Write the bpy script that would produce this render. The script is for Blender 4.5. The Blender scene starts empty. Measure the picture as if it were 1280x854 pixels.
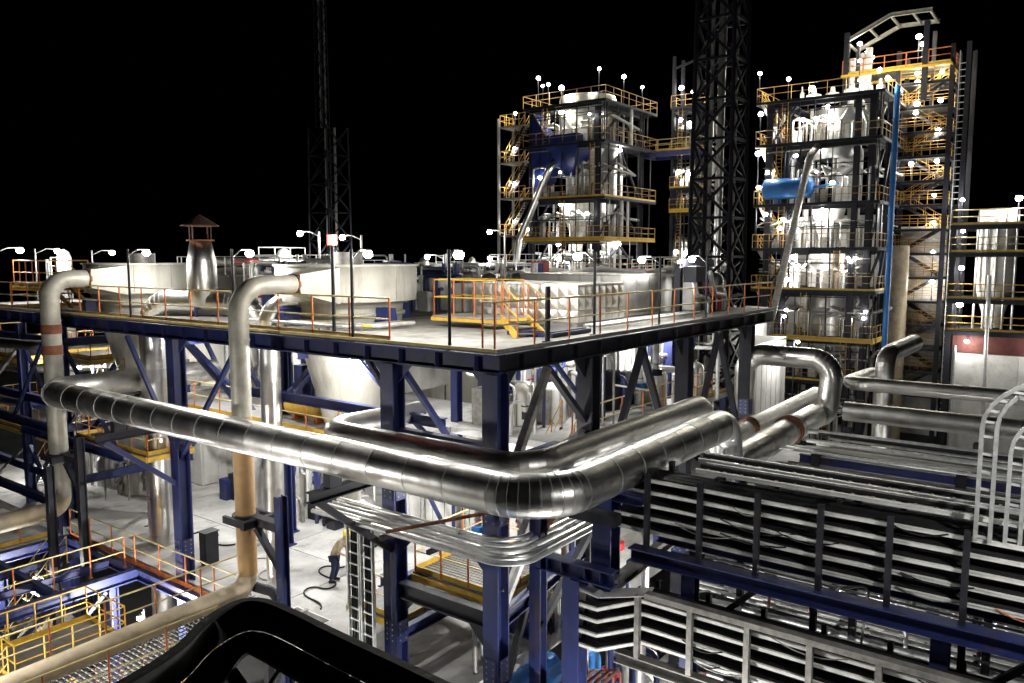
import bpy, math, random
from mathutils import Vector, Matrix
random.seed(7)
R = math.radians
scn = bpy.context.scene
col = scn.collection

# ------------------------------------------------------------ camera, world, exposure
CAM = Vector((0.0, 0.0, 10.8)); YAW = 36.5; PITCH = 6.06; FPX = 980.0
cd = bpy.data.cameras.new('camera'); cam = bpy.data.objects.new('camera', cd); col.objects.link(cam)
cd.sensor_width = 36.0; cd.lens = FPX / 1280.0 * 36.0; cd.clip_start = 0.1; cd.clip_end = 2000.0
cam.location = CAM; cam.rotation_euler = (R(90 - PITCH), 0, R(YAW - 90)); scn.camera = cam
w = bpy.data.worlds.new('World'); scn.world = w; w.use_nodes = True
bg = w.node_tree.nodes['Background']
sky = w.node_tree.nodes.new('ShaderNodeTexSky'); sky.sky_type = 'NISHITA'; sky.sun_disc = False
sky.sun_elevation = R(-8); sky.sun_rotation = R(200)
w.node_tree.links.new(sky.outputs[0], bg.inputs[0]); bg.inputs[1].default_value = 0.02   # night
vs = scn.view_settings; vs.view_transform = 'Standard'; vs.look = 'None'; vs.gamma = 1.0; vs.use_curve_mapping = False
vs.exposure = 2.1
scn.cycles.use_denoising = True; scn.cycles.use_adaptive_sampling = True; scn.cycles.adaptive_threshold = 0.02
scn.cycles.max_bounces = 6; scn.cycles.diffuse_bounces = 3; scn.cycles.glossy_bounces = 4
scn.cycles.sample_clamp_indirect = 4.0

# ------------------------------------------------------------ materials
MATS = {}
def mat(name, rgb, rough=0.6, metal=0.0, var=0.25, scale=3.0, bump=0.0, bscale=30.0, stain=None, stain_amt=0.5, stretch=(1, 1, 1), emit=0.0, spec=0.5):
    m = bpy.data.materials.new(name); m.use_nodes = True
    nt = m.node_tree; N = nt.nodes; L = nt.links; b = N['Principled BSDF']
    b.inputs['Roughness'].default_value = rough; b.inputs['Metallic'].default_value = metal
    b.inputs['Specular IOR Level'].default_value = spec
    tc = N.new('ShaderNodeTexCoord'); mp = N.new('ShaderNodeMapping'); mp.inputs['Scale'].default_value = stretch
    L.new(tc.outputs['Object'], mp.inputs['Vector'])
    ns = N.new('ShaderNodeTexNoise'); ns.inputs['Scale'].default_value = scale; ns.inputs['Detail'].default_value = 6; ns.inputs['Roughness'].default_value = 0.65
    L.new(mp.outputs[0], ns.inputs['Vector'])
    cr = N.new('ShaderNodeValToRGB'); e = cr.color_ramp.elements
    e[0].position = 0.3; e[1].position = 0.7
    lo = tuple(c * (1 - var) for c in rgb); hi = tuple(min(1, c * (1 + var)) for c in rgb)
    e[0].color = (*lo, 1); e[1].color = (*hi, 1)
    L.new(ns.outputs['Fac'], cr.inputs['Fac'])
    out = cr.outputs['Color']
    if stain:
        n2 = N.new('ShaderNodeTexNoise'); n2.inputs['Scale'].default_value = scale * 0.6; n2.inputs['Detail'].default_value = 8
        n2.inputs['Roughness'].default_value = 0.75
        L.new(mp.outputs[0], n2.inputs['Vector'])
        c2 = N.new('ShaderNodeValToRGB'); c2.color_ramp.elements[0].position = 0.52; c2.color_ramp.elements[1].position = 0.68
        c2.color_ramp.elements[0].color = (0, 0, 0, 1); c2.color_ramp.elements[1].color = (stain_amt,) * 3 + (1,)
        L.new(n2.outputs['Fac'], c2.inputs['Fac'])
        mx = N.new('ShaderNodeMixRGB'); mx.inputs['Color2'].default_value = (*stain, 1)
        L.new(c2.outputs['Color'], mx.inputs['Fac']); L.new(out, mx.inputs['Color1']); out = mx.outputs['Color']
    L.new(out, b.inputs['Base Color'])
    if metal > 0.3 or rough < 0.7:
        mr = N.new('ShaderNodeMapRange'); mr.inputs['To Min'].default_value = max(0.05, rough - 0.1); mr.inputs['To Max'].default_value = min(1, rough + 0.15)
        L.new(ns.outputs['Fac'], mr.inputs['Value']); L.new(mr.outputs[0], b.inputs['Roughness'])
    if bump:
        n3 = N.new('ShaderNodeTexNoise'); n3.inputs['Scale'].default_value = bscale; n3.inputs['Detail'].default_value = 3
        L.new(mp.outputs[0], n3.inputs['Vector'])
        bp = N.new('ShaderNodeBump'); bp.inputs['Strength'].default_value = bump; bp.inputs['Distance'].default_value = 0.05
        L.new(n3.outputs['Fac'], bp.inputs['Height']); L.new(bp.outputs[0], b.inputs['Normal'])
    if emit:
        b.inputs['Emission Color'].default_value = (*rgb, 1); b.inputs['Emission Strength'].default_value = emit
    MATS[name] = m
    return m
mat('blue', (0.013, 0.021, 0.100), 0.5, 0, 0.35, 3.0, stain=(0.055, 0.035, 0.025), stain_amt=0.8, stretch=(1, 1, .4))
mat('brightblue', (0.03, 0.19, 0.55), 0.4, 0, 0.2, 2.0, stain=(0.10, 0.12, 0.15), stain_amt=0.4)  # bright blue paint, distinct from the navy steel
mat('royal', (0.010, 0.022, 0.13), 0.45, 0, 0.2, 2.0)
mat('maststeel', (0.006, 0.006, 0.010), 0.6, 0, 0.3, 3.0, spec=0.15)
mat('ochre', (0.46, 0.27, 0.07), 0.5, 0, 0.3, 2.0)
mat('oldrust', (0.06, 0.025, 0.015), 0.8, 0, 0.4, 6.0)
mat('darksteel', (0.018, 0.019, 0.027), 0.55, 0, 0.4, 3.0, stain=(0.06, 0.035, 0.02), stain_amt=0.4, spec=0.3)
mat('black', (0.010, 0.010, 0.011), 0.62, 0, 0.4, 4.0, 0.12, 20, stain=(0.03, 0.028, 0.025), stain_amt=0.7, spec=0.3)
mat('alu', (0.78, 0.77, 0.74), 0.29, 1.0, 0.16, 1.2, 0.26, 2.2, stain=(0.5, 0.47, 0.42), stain_amt=0.4)
mat('aludull', (0.66, 0.65, 0.62), 0.38, 1.0, 0.18, 1.5, 0.14, 4.0)
mat('galv', (0.60, 0.61, 0.60), 0.42, 0.5, 0.25, 6.0)
mat('litzinc', (0.80, 0.80, 0.77), 0.45, 0.0, 0.15, 5.0, stain=(0.45, 0.42, 0.36), stain_amt=0.7)  # whiter than galvanised steel: lamplight on the tray rails put into the colour
mat('alu2', (0.62, 0.61, 0.58), 0.40, 1.0, 0.2, 2.2, 0.3, 2.0, stain=(0.35, 0.33, 0.30), stain_amt=0.5)
mat('galvdull', (0.30, 0.29, 0.27), 0.55, 0.6, 0.35, 5.0, stain=(0.12, 0.08, 0.05), stain_amt=0.5)
mat('tank', (0.47, 0.455, 0.40), 0.6, 0.1, 0.22, 1.6, 0.08, 5, stain=(0.24, 0.21, 0.16), stain_amt=0.75, stretch=(1, 1, 0.18))
mat('ductgrey', (0.40, 0.38, 0.32), 0.5, 0.25, 0.22, 2.0, 0.08, 6, stain=(0.25, 0.17, 0.10), stain_amt=0.5)
mat('tan', (0.40, 0.24, 0.10), 0.55, 0.1, 0.2, 2.0, 0.06, 6, stain=(0.25, 0.17, 0.10), stain_amt=0.6)
mat('litblack', (0.10, 0.10, 0.10), 0.7, 0, 0.5, 3.0, 0.05, 20)  # paler copy of black: light falling on the curved wall is in the colour
mat('beige', (0.46, 0.38, 0.26), 0.5, 0.1, 0.25, 2.0, 0.06, 6, stain=(0.26, 0.16, 0.08), stain_amt=0.6)
mat('rust', (0.20, 0.07, 0.03), 0.75, 0, 0.4, 6.0)
mat('brownpipe', (0.16, 0.05, 0.035), 0.55, 0, 0.3, 4.0)
mat('yellow', (0.62, 0.38, 0.04), 0.5, 0, 0.2, 3.0, stain=(0.25, 0.14, 0.05), stain_amt=0.4)
mat('cream', (0.62, 0.50, 0.22), 0.5, 0, 0.2, 3.0)
mat('orange', (0.50, 0.14, 0.03), 0.5, 0, 0.25, 4.0)
mat('red', (0.55, 0.02, 0.025), 0.4, 0, 0.15, 4.0)
mat('white', (0.74, 0.73, 0.70), 0.55, 0, 0.12, 2.0, stain=(0.42, 0.39, 0.34), stain_amt=0.5)
mat('wallwhite', (0.66, 0.65, 0.62), 0.7, 0, 0.14, 1.2, stain=(0.38, 0.36, 0.33), stain_amt=0.6)
mat('redband', (0.09, 0.022, 0.017), 0.7, 0, 0.3, 2.0)
mat('concrete', (0.46, 0.455, 0.44), 0.8, 0, 0.3, 0.7, 0.12, 14, stain=(0.12, 0.115, 0.105), stain_amt=0.9)
mat('decktop', (0.29, 0.285, 0.26), 0.75, 0, 0.35, 1.4, 0.1, 14, stain=(0.16, 0.13, 0.08), stain_amt=0.8)
mat('grate', (0.16, 0.16, 0.15), 0.6, 0.4, 0.3, 6)
mat('ground', (0.045, 0.045, 0.045), 0.9, 0, 0.5, 0.3, 0.2, 3.0)
mat('skin', (0.42, 0.25, 0.16), 0.6); mat('shirt', (0.38, 0.33, 0.22), 0.85); mat('navy', (0.015, 0.02, 0.06), 0.85)
mat('helmet', (0.75, 0.60, 0.05), 0.3); mat('boot', (0.02, 0.018, 0.015), 0.6)
def emission(name, rgb, s):
    m = bpy.data.materials.new(name); m.use_nodes = True
    b = m.node_tree.nodes['Principled BSDF']; b.inputs['Base Color'].default_value = (0.8, 0.8, 0.8, 1)
    b.inputs['Emission Color'].default_value = (*rgb, 1); b.inputs['Emission Strength'].default_value = s
    MATS[name] = m
emission('bulb', (1.0, 0.97, 0.88), 40.0)
emission('bulbwarm', (1.0, 0.93, 0.68), 40.0)
emission('redglow', (1.0, 0.06, 0.05), 3.0)

# ------------------------------------------------------------ mesh builder
Z = Vector((0, 0, 1))
def V(*a): return Vector(a)
class MB:
    def __init__(s): s.v = []; s.f = []; s.sm = []
    def add(s, vs_, fs, smooth=False):
        o = len(s.v); s.v += [tuple(p) for p in vs_]
        for f in fs: s.f.append(tuple(i + o for i in f)); s.sm.append(smooth)
        return s
    def box(s, x0, x1, y0, y1, z0, z1):
        return s.add([(x, y, z) for z in (z0, z1) for y in (y0, y1) for x in (x0, x1)],
                     [(0, 2, 3, 1), (4, 5, 7, 6), (0, 1, 5, 4), (2, 6, 7, 3), (0, 4, 6, 2), (1, 3, 7, 5)])
    def prism(s, prof, p, q, up=Z):     # prof: 2D points (side, up), swept from p to q
        p = V(*p); q = V(*q); d = (q - p).normalized()
        u = up if abs(d.dot(up)) < 0.98 else V(1, 0, 0)
        a = d.cross(u).normalized(); b = a.cross(d)
        n = len(prof)
        vs_ = [o + a * x + b * y for o in (p, q) for x, y in prof]
        fs = [tuple(range(n))[::-1], tuple(range(n, 2 * n))] + [(i, (i + 1) % n, n + (i + 1) % n, n + i) for i in range(n)]
        return s.add(vs_, fs)
    def bar(s, p, q, w_, h=None, up=Z):
        h = h or w_; return s.prism([(-w_ / 2, -h / 2), (w_ / 2, -h / 2), (w_ / 2, h / 2), (-w_ / 2, h / 2)], p, q, up)
    def ib(s, p, q, w_, h, t=None, up=Z):   # I section: flange width w_, depth h
        t = t or 0.1 * h; a = w_ / 2; b = h / 2; c = t * 0.4
        return s.prism([(-a, -b), (a, -b), (a, -b + t), (c, -b + t), (c, b - t), (a, b - t), (a, b), (-a, b), (-a, b - t), (-c, b - t), (-c, -b + t), (-a, -b + t)], p, q, up)
    def tube(s, pts, r, n=10, caps=True):
        pts = [V(*p) for p in pts]; k = len(pts); rs = r if isinstance(r, (list, tuple)) else [r] * k
        T = []
        for i in range(k):
            a = pts[max(0, i - 1)]; b = pts[min(k - 1, i + 1)]; T.append((b - a).normalized())
        u = V(0, 0, 1) if abs(T[0].z) < 0.9 else V(1, 0, 0)
        a = (u - T[0] * u.dot(T[0])).normalized(); vs_ = []
        for i in range(k):
            a = (a - T[i] * a.dot(T[i])).normalized(); b = T[i].cross(a)
            m = 1.0
            if 0 < i < k - 1:
                c = max(0.3, (pts[i] - pts[i - 1]).normalized().dot(T[i])); m = 1.0
            for j in range(n):
                t = 2 * math.pi * j / n; vs_.append(pts[i] + (a * math.cos(t) + b * math.sin(t)) * rs[i] * m)
        fs = [(i * n + j, i * n + (j + 1) % n, (i + 1) * n + (j + 1) % n, (i + 1) * n + j) for i in range(k - 1) for j in range(n)]
        s.add(vs_, fs, True)
        if caps:
            o = len(s.v) - len(vs_)
            s.add(vs_[:n], [tuple(range(n))[::-1]]); s.add(vs_[-n:], [tuple(range(n))])
        return s
    def lathe(s, cx, cy, prof, n=40, a0=0, a1=2 * math.pi, smooth=True):   # prof [(r,z)]
        full = abs(a1 - a0 - 2 * math.pi) < 1e-6; m = n if full else n + 1
        vs_ = [(cx + r * math.cos(a0 + (a1 - a0) * j / n), cy + r * math.sin(a0 + (a1 - a0) * j / n), z) for r, z in prof for j in range(m)]
        fs = [(i * m + j, i * m + (j + 1) % m, (i + 1) * m + (j + 1) % m, (i + 1) * m + j) for i in range(len(prof) - 1) for j in range(n)]
        return s.add(vs_, fs, smooth)
    def ball(s, c, r, n=10, sz=1.0):
        k = n // 2
        return s.lathe(c[0], c[1], [(r * math.sin(math.pi * i / k) + 1e-4, c[2] + sz * r * -math.cos(math.pi * i / k)) for i in range(k + 1)], n)
    def mesh(s, name, m):
        me = bpy.data.meshes.new(name); me.from_pydata(s.v, [], s.f)
        me.polygons.foreach_set('use_smooth', s.sm); me.materials.append(MATS[m]); me.update(); return me
    def build(s, name, m, parent=None, kind=None):
        o = bpy.data.objects.new(name, s.mesh(name, m)); col.objects.link(o)
        if parent is not None: adopt(o, parent)
        if kind: o['kind'] = kind
        return o
def adopt(o, p):
    o.parent = p
    o.matrix_parent_inverse = Matrix.Translation(-WLOC.get(p.name, Vector((0, 0, 0))))
WLOC = {}
def inst(name, me, loc, parent, rz=0.0):
    o = bpy.data.objects.new(name, me); col.objects.link(o); o.location = loc; o.rotation_euler = (0, 0, rz); adopt(o, parent); return o
def thing(name, label, cat, loc=(0, 0, 0), group=None):
    o = bpy.data.objects.new(name, None); col.objects.link(o); o.location = loc; o.empty_display_size = 0.2
    WLOC[o.name] = Vector(loc); tag(o, label, cat, group); return o
def tag(o, label, cat, group=None):
    o['label'] = label; o['category'] = cat
    if group: o['group'] = group
    return o
def structure(o): o['kind'] = 'structure'; return o
def rnd(a, b): return random.uniform(a, b)
def bend(pts, rad, n=8):                 # rounds the corners of a polyline
    pts = [V(*p) for p in pts]; out = [pts[0]]
    for i in range(1, len(pts) - 1):
        a = (pts[i - 1] - pts[i]); b = (pts[i + 1] - pts[i]); la, lb = a.length, b.length; a.normalize(); b.normalize()
        ang = a.angle(b); d = min(rad / math.tan(ang / 2), la * 0.49, lb * 0.49); r = d * math.tan(ang / 2)
        s_ = pts[i] + a * d; c = pts[i] + (a + b).normalized() * (r / math.sin(ang / 2))
        e_ = pts[i] + b * d; u = s_ - c; w2 = e_ - c; tot = u.angle(w2); ax = u.cross(w2).normalized()
        for k in range(n + 1): out.append(c + Matrix.Rotation(tot * k / n, 3, ax) @ u)
    out.append(pts[-1]); return out

# ------------------------------------------------------------ shared builders
def clad_pipe(name, label, cat, pts, rad, r, m='alu', step=1.1, n=36, gores=9, bandm=None, loc=None, group=None):
    """insulated pipe: every sheet of its jacket is a piece, laps and bands stand proud"""
    t = thing(name, label, cat, loc or pts[0], group)
    P = bend(pts, rad, gores); bands = []
    k = 0
    while k < len(P) - 1:
        a, b = P[k], P[k + 1]; L = (b - a).length
        straight = L > rad * 0.5
        cnt = max(1, round(L / step)) if straight else 1
        for i in range(cnt):
            p = a.lerp(b, i / cnt); q = a.lerp(b, (i + 1) / cnt); d = (q - p).normalized()
            mb = MB(); w_ = rnd(0.997, 1.003)
            mb.tube([p, q], r * w_, n, caps=True) if straight else mb.tube([p - d * r * .085, q + d * r * .085], r * w_, n, caps=True)
            mb.build('cladding_sheet' if straight else 'elbow_segment', random.choice((m, m, 'alu2')) if m == 'alu' and straight else m, t)
            if straight and r > .25:
                u_ = d.cross(Z if abs(d.z) < .9 else V(1, 0, 0)).normalized(); v_ = d.cross(u_); an = rnd(2.2, 4.0) + (3.14 if u_.dot(V(1, 1, 0)) > 0 else 0); c_ = (u_ * math.cos(an) + v_ * math.sin(an)) * r * 1.004
                MB().bar(p + c_, q + c_, .03, .012, c_.normalized()).build('lap_seam', m, t)
            if straight and i: bands.append((p, d))
            elif not straight and r > .35 and m == 'alu': MB().tube([p - d * .007, p + d * .007], r * 1.012, n, caps=True).build('band', 'galv', t)
        k += 1
    for p, d in bands:
        MB().tube([p - d * 0.011, p + d * 0.011], r * 1.014, n, caps=True).build('band', bandm or 'galv', t)
    return t
def plain_pipe(name, pts, rad, r, m, parent=None, n=14, gores=6):
    return MB().tube(bend(pts, rad, gores), r, n).build(name, m, parent)
POSTC = {}
def railing(parent, pts, h=1.1, sp=1.5, r=0.024, post='orange', rail='cream', toe='yellow', sep=True, close=False, mid=2, name='railing'):
    pts = [V(*p) for p in pts]
    if close: pts.append(pts[0])
    mb = MB(); L = []
    for a, b in zip(pts, pts[1:]):
        for k in range(mid):
            z = V(0, 0, h * (1 - 0.48 * k)); mb.tube([a + z, b + z], r * (1 if k == 0 else .85), 6)
        n = max(1, round((b - a).length / sp))
        L += [a.lerp(b, i / n) for i in range(n)]
    if not close: L.append(pts[-1])
    o = None
    if not sep:
        for p in L: mb.bar(p, p + V(0, 0, h), r * 1.7)
    o = mb.build(name, rail if sep else post, parent)
    if sep:
        key = (h, r, post)
        if key not in POSTC:
            POSTC[key] = MB().tube([(0, 0, 0), (0, 0, h)], r * 1.05, 8).box(-.05, .05, -.05, .05, 0.0, .012).mesh('post', post)
        for p in L: inst('post', POSTC[key], p, o)
    if toe:
        tb = MB()
        for a, b in zip(pts, pts[1:]): tb.bar(a + V(0, 0, .075), b + V(0, 0, .075), .012, .15)
        tb.build('toe_board', toe, o)
    return o
def platform(parent, x0, x1, y0, y1, z, rails='', m='grate', edge='darksteel', th=.18, sep=False, post='orange', rail='cream', toe='yellow', h=1.1, r=.024, sp=1.5, name='platform'):
    MB().box(x0, x1, y0, y1, z - .04, z).build(name, m, parent)
    for a, b in (((x0, y0), (x1, y0)), ((x0, y1), (x1, y1)), ((x0, y0), (x0, y1)), ((x1, y0), (x1, y1))):
        MB().bar((*a, z - .05 - th / 2), (*b, z - .05 - th / 2), .1, th).build('edge_beam', edge, parent)
    e = .05
    for c in rails:
        p = {'w': [(x0 + e, y0 + e, z), (x0 + e, y1 - e, z)], 'e': [(x1 - e, y0 + e, z), (x1 - e, y1 - e, z)],
             's': [(x0 + e, y0 + e, z), (x1 - e, y0 + e, z)], 'n': [(x0 + e, y1 - e, z), (x1 - e, y1 - e, z)]}[c]
        railing(parent, p, h, sp, r, post, rail, toe, sep)
def stair(parent, p, q, wid, side, post='orange', rail='cream', str_m='darksteel', sep=False, r=.02):
    """flight from p (low) to q (high); side: horizontal unit vector across"""
    p = V(*p); q = V(*q); s = V(*side).normalized() * wid
    mb = MB(); mb.bar(p, q, .05, .22); mb.bar(p + s, q + s, .05, .22); mb.build('stringer', str_m, parent)
    n = max(3, round((q.z - p.z) / .22)); tm = None
    d = (q - p); d.z = 0; d.normalize()
    st = MB()
    for i in range(n):
        c = p.lerp(q, (i + .5) / n); st.prism([(-.12, -.015), (.12, -.015), (.12, .015), (-.12, .015)], c, c + s)
    st.build('tread', 'grate', parent)
    for o in (V(0, 0, 0), s): railing(parent, [p + o, q + o], 1.0, 1.0, r, post, rail, None, sep)
BULB = {}
def lamp(label, head, base, kind='floodlight', W=200, arm=None, br=.16, warm=False, pm='darksteel', group=None, pr=.04, lit=True, spot=False):
    """pole from base up, arm to the head, glowing bulb, and its light"""
    head = V(*head); base = V(*base); t = thing(kind, label, 'lamp', base, group)
    top = V(base.x, base.y, head.z + .12)
    if (V(top.x, top.y, 0) - V(head.x, head.y, 0)).length > .06:
        MB().tube([base, top], pr, 8).build('pole', pm, t); MB().box(base.x - .09, base.x + .09, base.y - .09, base.y + .09, base.z, base.z + .02).build('base_plate', pm, t)
        d = head - top
        MB().tube([top - V(0, 0, .25), top.lerp(head, .5) + V(0, 0, .06), head + V(0, 0, .12)], pr * .6, 6).build('arm', pm, t)
    else: MB().tube([base, head + V(0, 0, .05)], pr, 8).build('pole', pm, t)
    hd = MB().lathe(head.x, head.y, [(.01, head.z + br * 1.15), (br * .5, head.z + br * 1.05), (br * .85, head.z + br * .75), (br * .8, head.z + br * .7), (br * .4, head.z + br * .95)], 14).build('lamp_head', 'galvdull', t)
    key = (br, warm)
    if key not in BULB: BULB[key] = MB().ball((0, 0, 0), br, 12, .85).mesh('bulb', 'bulbwarm' if warm else 'bulb')
    inst('bulb', BULB[key], head, t)
    if lit:
        ld = bpy.data.lights.new('lamp_light', 'POINT'); ld.energy = W; ld.shadow_soft_size = br * 1.1
        ld.color = (1.0, .95, .80) if warm else (1.0, .985, .95)
        lo = bpy.data.objects.new('lamp_light', ld); col.objects.link(lo); lo.location = head - V(0, 0, br * 1.3 + .02); adopt(lo, t)
    return t
LAMPQ = {}
def qlamp(setname, *a, **k):           # lamps of a row get their place in the row as seen from the camera
    t = lamp('', *a, **k); LAMPQ.setdefault(setname, []).append((t, V(*a[0]))); return t
ORD = ['first', 'second', 'third', 'fourth', 'fifth', 'sixth', 'seventh', 'eighth', 'ninth', 'tenth', 'eleventh', 'twelfth']
def screen_x(p):
    f = V(math.cos(R(YAW)), math.sin(R(YAW)), 0); r_ = V(math.sin(R(YAW)), -math.cos(R(YAW)), 0); return p.dot(r_) / p.dot(f)
# ============================================================ the setting
structure(MB().box(-400, 900, -600, 900, -4.6, -4.5).build('ground', 'ground'))
DX, DY, DZ = 13.9, 10.75, 8.7           # near corner and level of the upper deck
# slab of the process floor, laid in panels
sl = structure(MB().box(DX, 46, 12.0, 46, -.5, -.06).build('floor_slab', 'concrete'))
pm = MB().box(0, 3.965, 0, 3.965, -.057, 0).mesh('slab_panel', 'concrete')
for i in range(8):
    for j in range(8):
        o = inst('slab_panel', pm, (DX + .01 + i * 4, 12.01 + j * 4, rnd(-.006, .006)), sl)
# lower yard floor under the walkway on the left and under the racks on the right
yd = structure(MB().box(-2, DX - .3, 14, 50, -4.5, -4.3).build('yard_floor', 'concrete'))
structure(MB().box(DX - 6, 60, -30, 11.4, -4.5, -3.2).build('pit_floor', 'concrete'))

# ============================================================ upper deck
dk = thing('steel_deck', 'navy blue steel deck on columns with orange and yellow railings, behind the big silver pipe', 'steel structure', (DX, DY, -4))
XE, YE = 33.0, 42.0
xs = [DX, 18.0, 24.15, 30.0]; ys = [DY, 14.03, 23.95, 32.9, YE]
dp = None
for i in range(7):
    for j in range(11):
        x0 = DX + .06 + i * 2.72; y0 = DY + .06 + j * 2.83
        MB().box(x0, x0 + 2.7, y0, y0 + 2.81, DZ - .06, DZ + rnd(-.004, .004)).build('deck_plate', 'decktop', dk)
def column(parent, x, y, z0, z1, s=.42, m='blue'):
    MB().ib((x, y, z0), (x, y, z1), s, s, .045).build('column', m, parent)
    MB().box(x - s * .7, x + s * .7, y - s * .7, y + s * .7, z0, z0 + .05).build('base_plate', m, parent)
def beam(parent, p, q, w_=.24, h=.42, m='blue', name='beam'): return MB().ib(p, q, w_, h).build(name, m, parent)
zb = DZ - .06 - .225
beam(dk, (DX, DY - .12, zb), (DX, YE, zb), .3, .44); beam(dk, (DX + .16, DY, zb - .004), (XE, DY, zb - .004), .3, .44, 'darksteel')
# stiffener plates and bolted splices on the edge beams
spm = MB().box(-.155, -.012, -.008, .008, -.175, .175).mesh('stiffener', 'blue')
for i in range(26): inst('stiffener', spm, (DX, DY + .5 + i * 1.2, zb), dk)
spm2 = MB().box(-.008, .008, -.155, -.012, -.175, .175).mesh('stiffener', 'darksteel')
for i in range(15): inst('stiffener', spm2, (DX + .9 + i * 1.2, DY, zb - .004), dk)
# bright kerb angle along the deck edge
MB().bar((DX - .10, DY - .1, DZ + .03), (DX - .10, YE, DZ + .03), .05, .07).build('kerb_angle', 'cream', dk)
MB().bar((DX - .07, DY - .13, DZ + .03), (XE, DY - .13, DZ + .03), .05, .07).build('kerb_angle', 'galvdull', dk)
for y in ys:
    if y > DY + .1: beam(dk, (DX + .16, y, zb), (XE, y, zb), .2, .36)
for x in xs[1:]: beam(dk, (x, DY + .16, zb - .01), (x, YE, zb - .01), .2, .34, 'blue')
for y in ys:
    column(dk, DX, y, -4.5 if y > 15 else -3.2, zb - .22, .44)
for x in xs[1:]:
    column(dk, x, DY, -3.2, zb - .23, .46, 'darksteel')
    for y in ys[1:]: column(dk, x, y, 0, zb - .2, .4)
column(dk, 18.98, 25.03, 0, zb - .2, .4)
# haunches at the column heads
def gusset(parent, x, y, z, dx, dy, s=.7, m='blue'):
    t = .012; n = V(-dy, dx, 0) * t
    a, b, c = V(x + dx * .2, y + dy * .2, z), V(x + dx * (s + .2), y + dy * (s + .2), z), V(x + dx * .2, y + dy * .2, z - s)
    MB().add([a - n, b - n, c - n, a + n, b + n, c + n], [(0, 1, 2), (5, 4, 3), (0, 3, 4, 1), (1, 4, 5, 2), (2, 5, 3, 0)]).build('gusset', m, parent)
for y in ys:
    for d in (1, -1):
        if not (y == DY and d == -1): gusset(dk, DX, y, zb - .22, 0, d, .5)
for x in xs[1:]:
    gusset(dk, x, DY, zb - .225, 1, 0, .6, 'darksteel'); gusset(dk, x, DY, zb - .225, -1, 0, .6, 'darksteel')
gusset(dk, DX, DY, zb - .225, 1, 0, .6, 'darksteel')
def brace(p, q, s=.17, m='blue', parent=None): MB().bar(p, q, s, s * .8).build('brace', m, parent or dk)
# braces seen under the deck
brace((DX, 23.95, 4.2), (DX, 20.6, 8.1), .14); brace((DX, 23.95, 4.2), (DX, 27.0, 8.1), .14)
brace((15.9, 23.95, 8.1), (18, 23.95, 4.6), .16); brace((18, 25.2, 4.7), (18, 31.5, 8.2), .15); brace((18.98, 25.2, 1.0), (18.98, 30.6, 7.6), .16)
brace((DX + .2, DY, 5.1), (16.0, DY, 8.1), .2, 'galvdull'); brace((16.0, DY, 8.1), (18.0, DY, 6.3), .17, 'darksteel')
brace((DX + .2, DY, 3.0), (16.1, DY, 5.6), .2, 'galvdull'); brace((16.1, DY, 5.4), (18.0, DY, 3.6), .17, 'darksteel')
beam(dk, (DX + .2, DY, 5.35), (18.0 - .2, DY, 6.1), .2, .3, 'galvdull')
for a, b in ((18.0, 24.15), (24.15, 30.0)):
    m_ = (a + b) / 2
    brace((a + .2, DY, 3.2), (m_, DY, 8.1), .19, 'darksteel'); brace((m_, DY, 8.1), (b - .2, DY, 3.2), .19, 'darksteel')
    beam(dk, (a, DY, 4.4), (b, DY, 4.4), .2, .28, 'darksteel')
beam(dk, (DX, DY + .2, 6.4), (DX, 14.03 - .2, 6.4), .22, .34)
beam(dk, (15.9, 14.03, 6.3), (15.9, 23.9, 6.3), .18, .3)
for y in (14.03, 23.95): brace((DX + .3, y, 8.1), (16.4, y, 5.4), .16)
brace((DX, 14.9, 8.2), (DX, 14.2, 7.4), .14)
# lower frame by the near corner
beam(dk, (DX, DY + .23, 3.95), (DX, 14.03 - .23, 3.95), .22, .4)
beam(dk, (DX, DY + .23, 2.35), (DX, 14.03 - .23, 2.35), .26, .42, 'darksteel')
beam(dk, (DX + .23, DY, 2.3), (18, DY, 2.9), .24, .34)
beam(dk, (DX + .23, 14.03, 1.0), (18, 14.03, 1.0), .2, .3); beam(dk, (DX + .23, 14.03, 2.4), (18, 14.03, 2.4), .2, .3)
beam(dk, (16.2, DY + .2, 1.0), (16.2, 17, 1.0), .24, .36)
beam(dk, (14.8, 12.4, 5.3), (19, 12.4, 5.3), .2, .3)
gusset(dk, DX, DY, 2.14, 0, 1, .7, 'darksteel'); gusset(dk, DX, 14.03, 2.14, 0, -1, .5, 'darksteel')
gusset(dk, DX, DY, 3.75, 0, 1, .45); gusset(dk, DX, 14.03, 3.75, 0, -1, .45)
brace((DX + .3, DY, 2.6), (16.3, DY, 5.2), .16, 'galv'); brace((DX + .25, DY, .4), (15.8, DY, 3.6), .16, 'darksteel')
beam(dk, (DX - .05, 27.6, 3.7), (DX - .05, 36, 3.7), .2, .36)
# railings round the edge
railing(dk, [(XE, DY + .1, DZ), (DX + .1, DY + .1, DZ), (DX + .1, 11.2, DZ)], sp=1.55, toe=None)
railing(dk, [(DX + .1, 14.2, DZ), (DX + .1, 36.5, DZ), (DX + .1, 41, DZ)], sp=1.5, toe='cream')
railing(dk, [(DX + .1, 36.6, DZ), (17.5, 36.6, DZ)], sp=1.2, post='yellow', rail='yellow')
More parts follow.
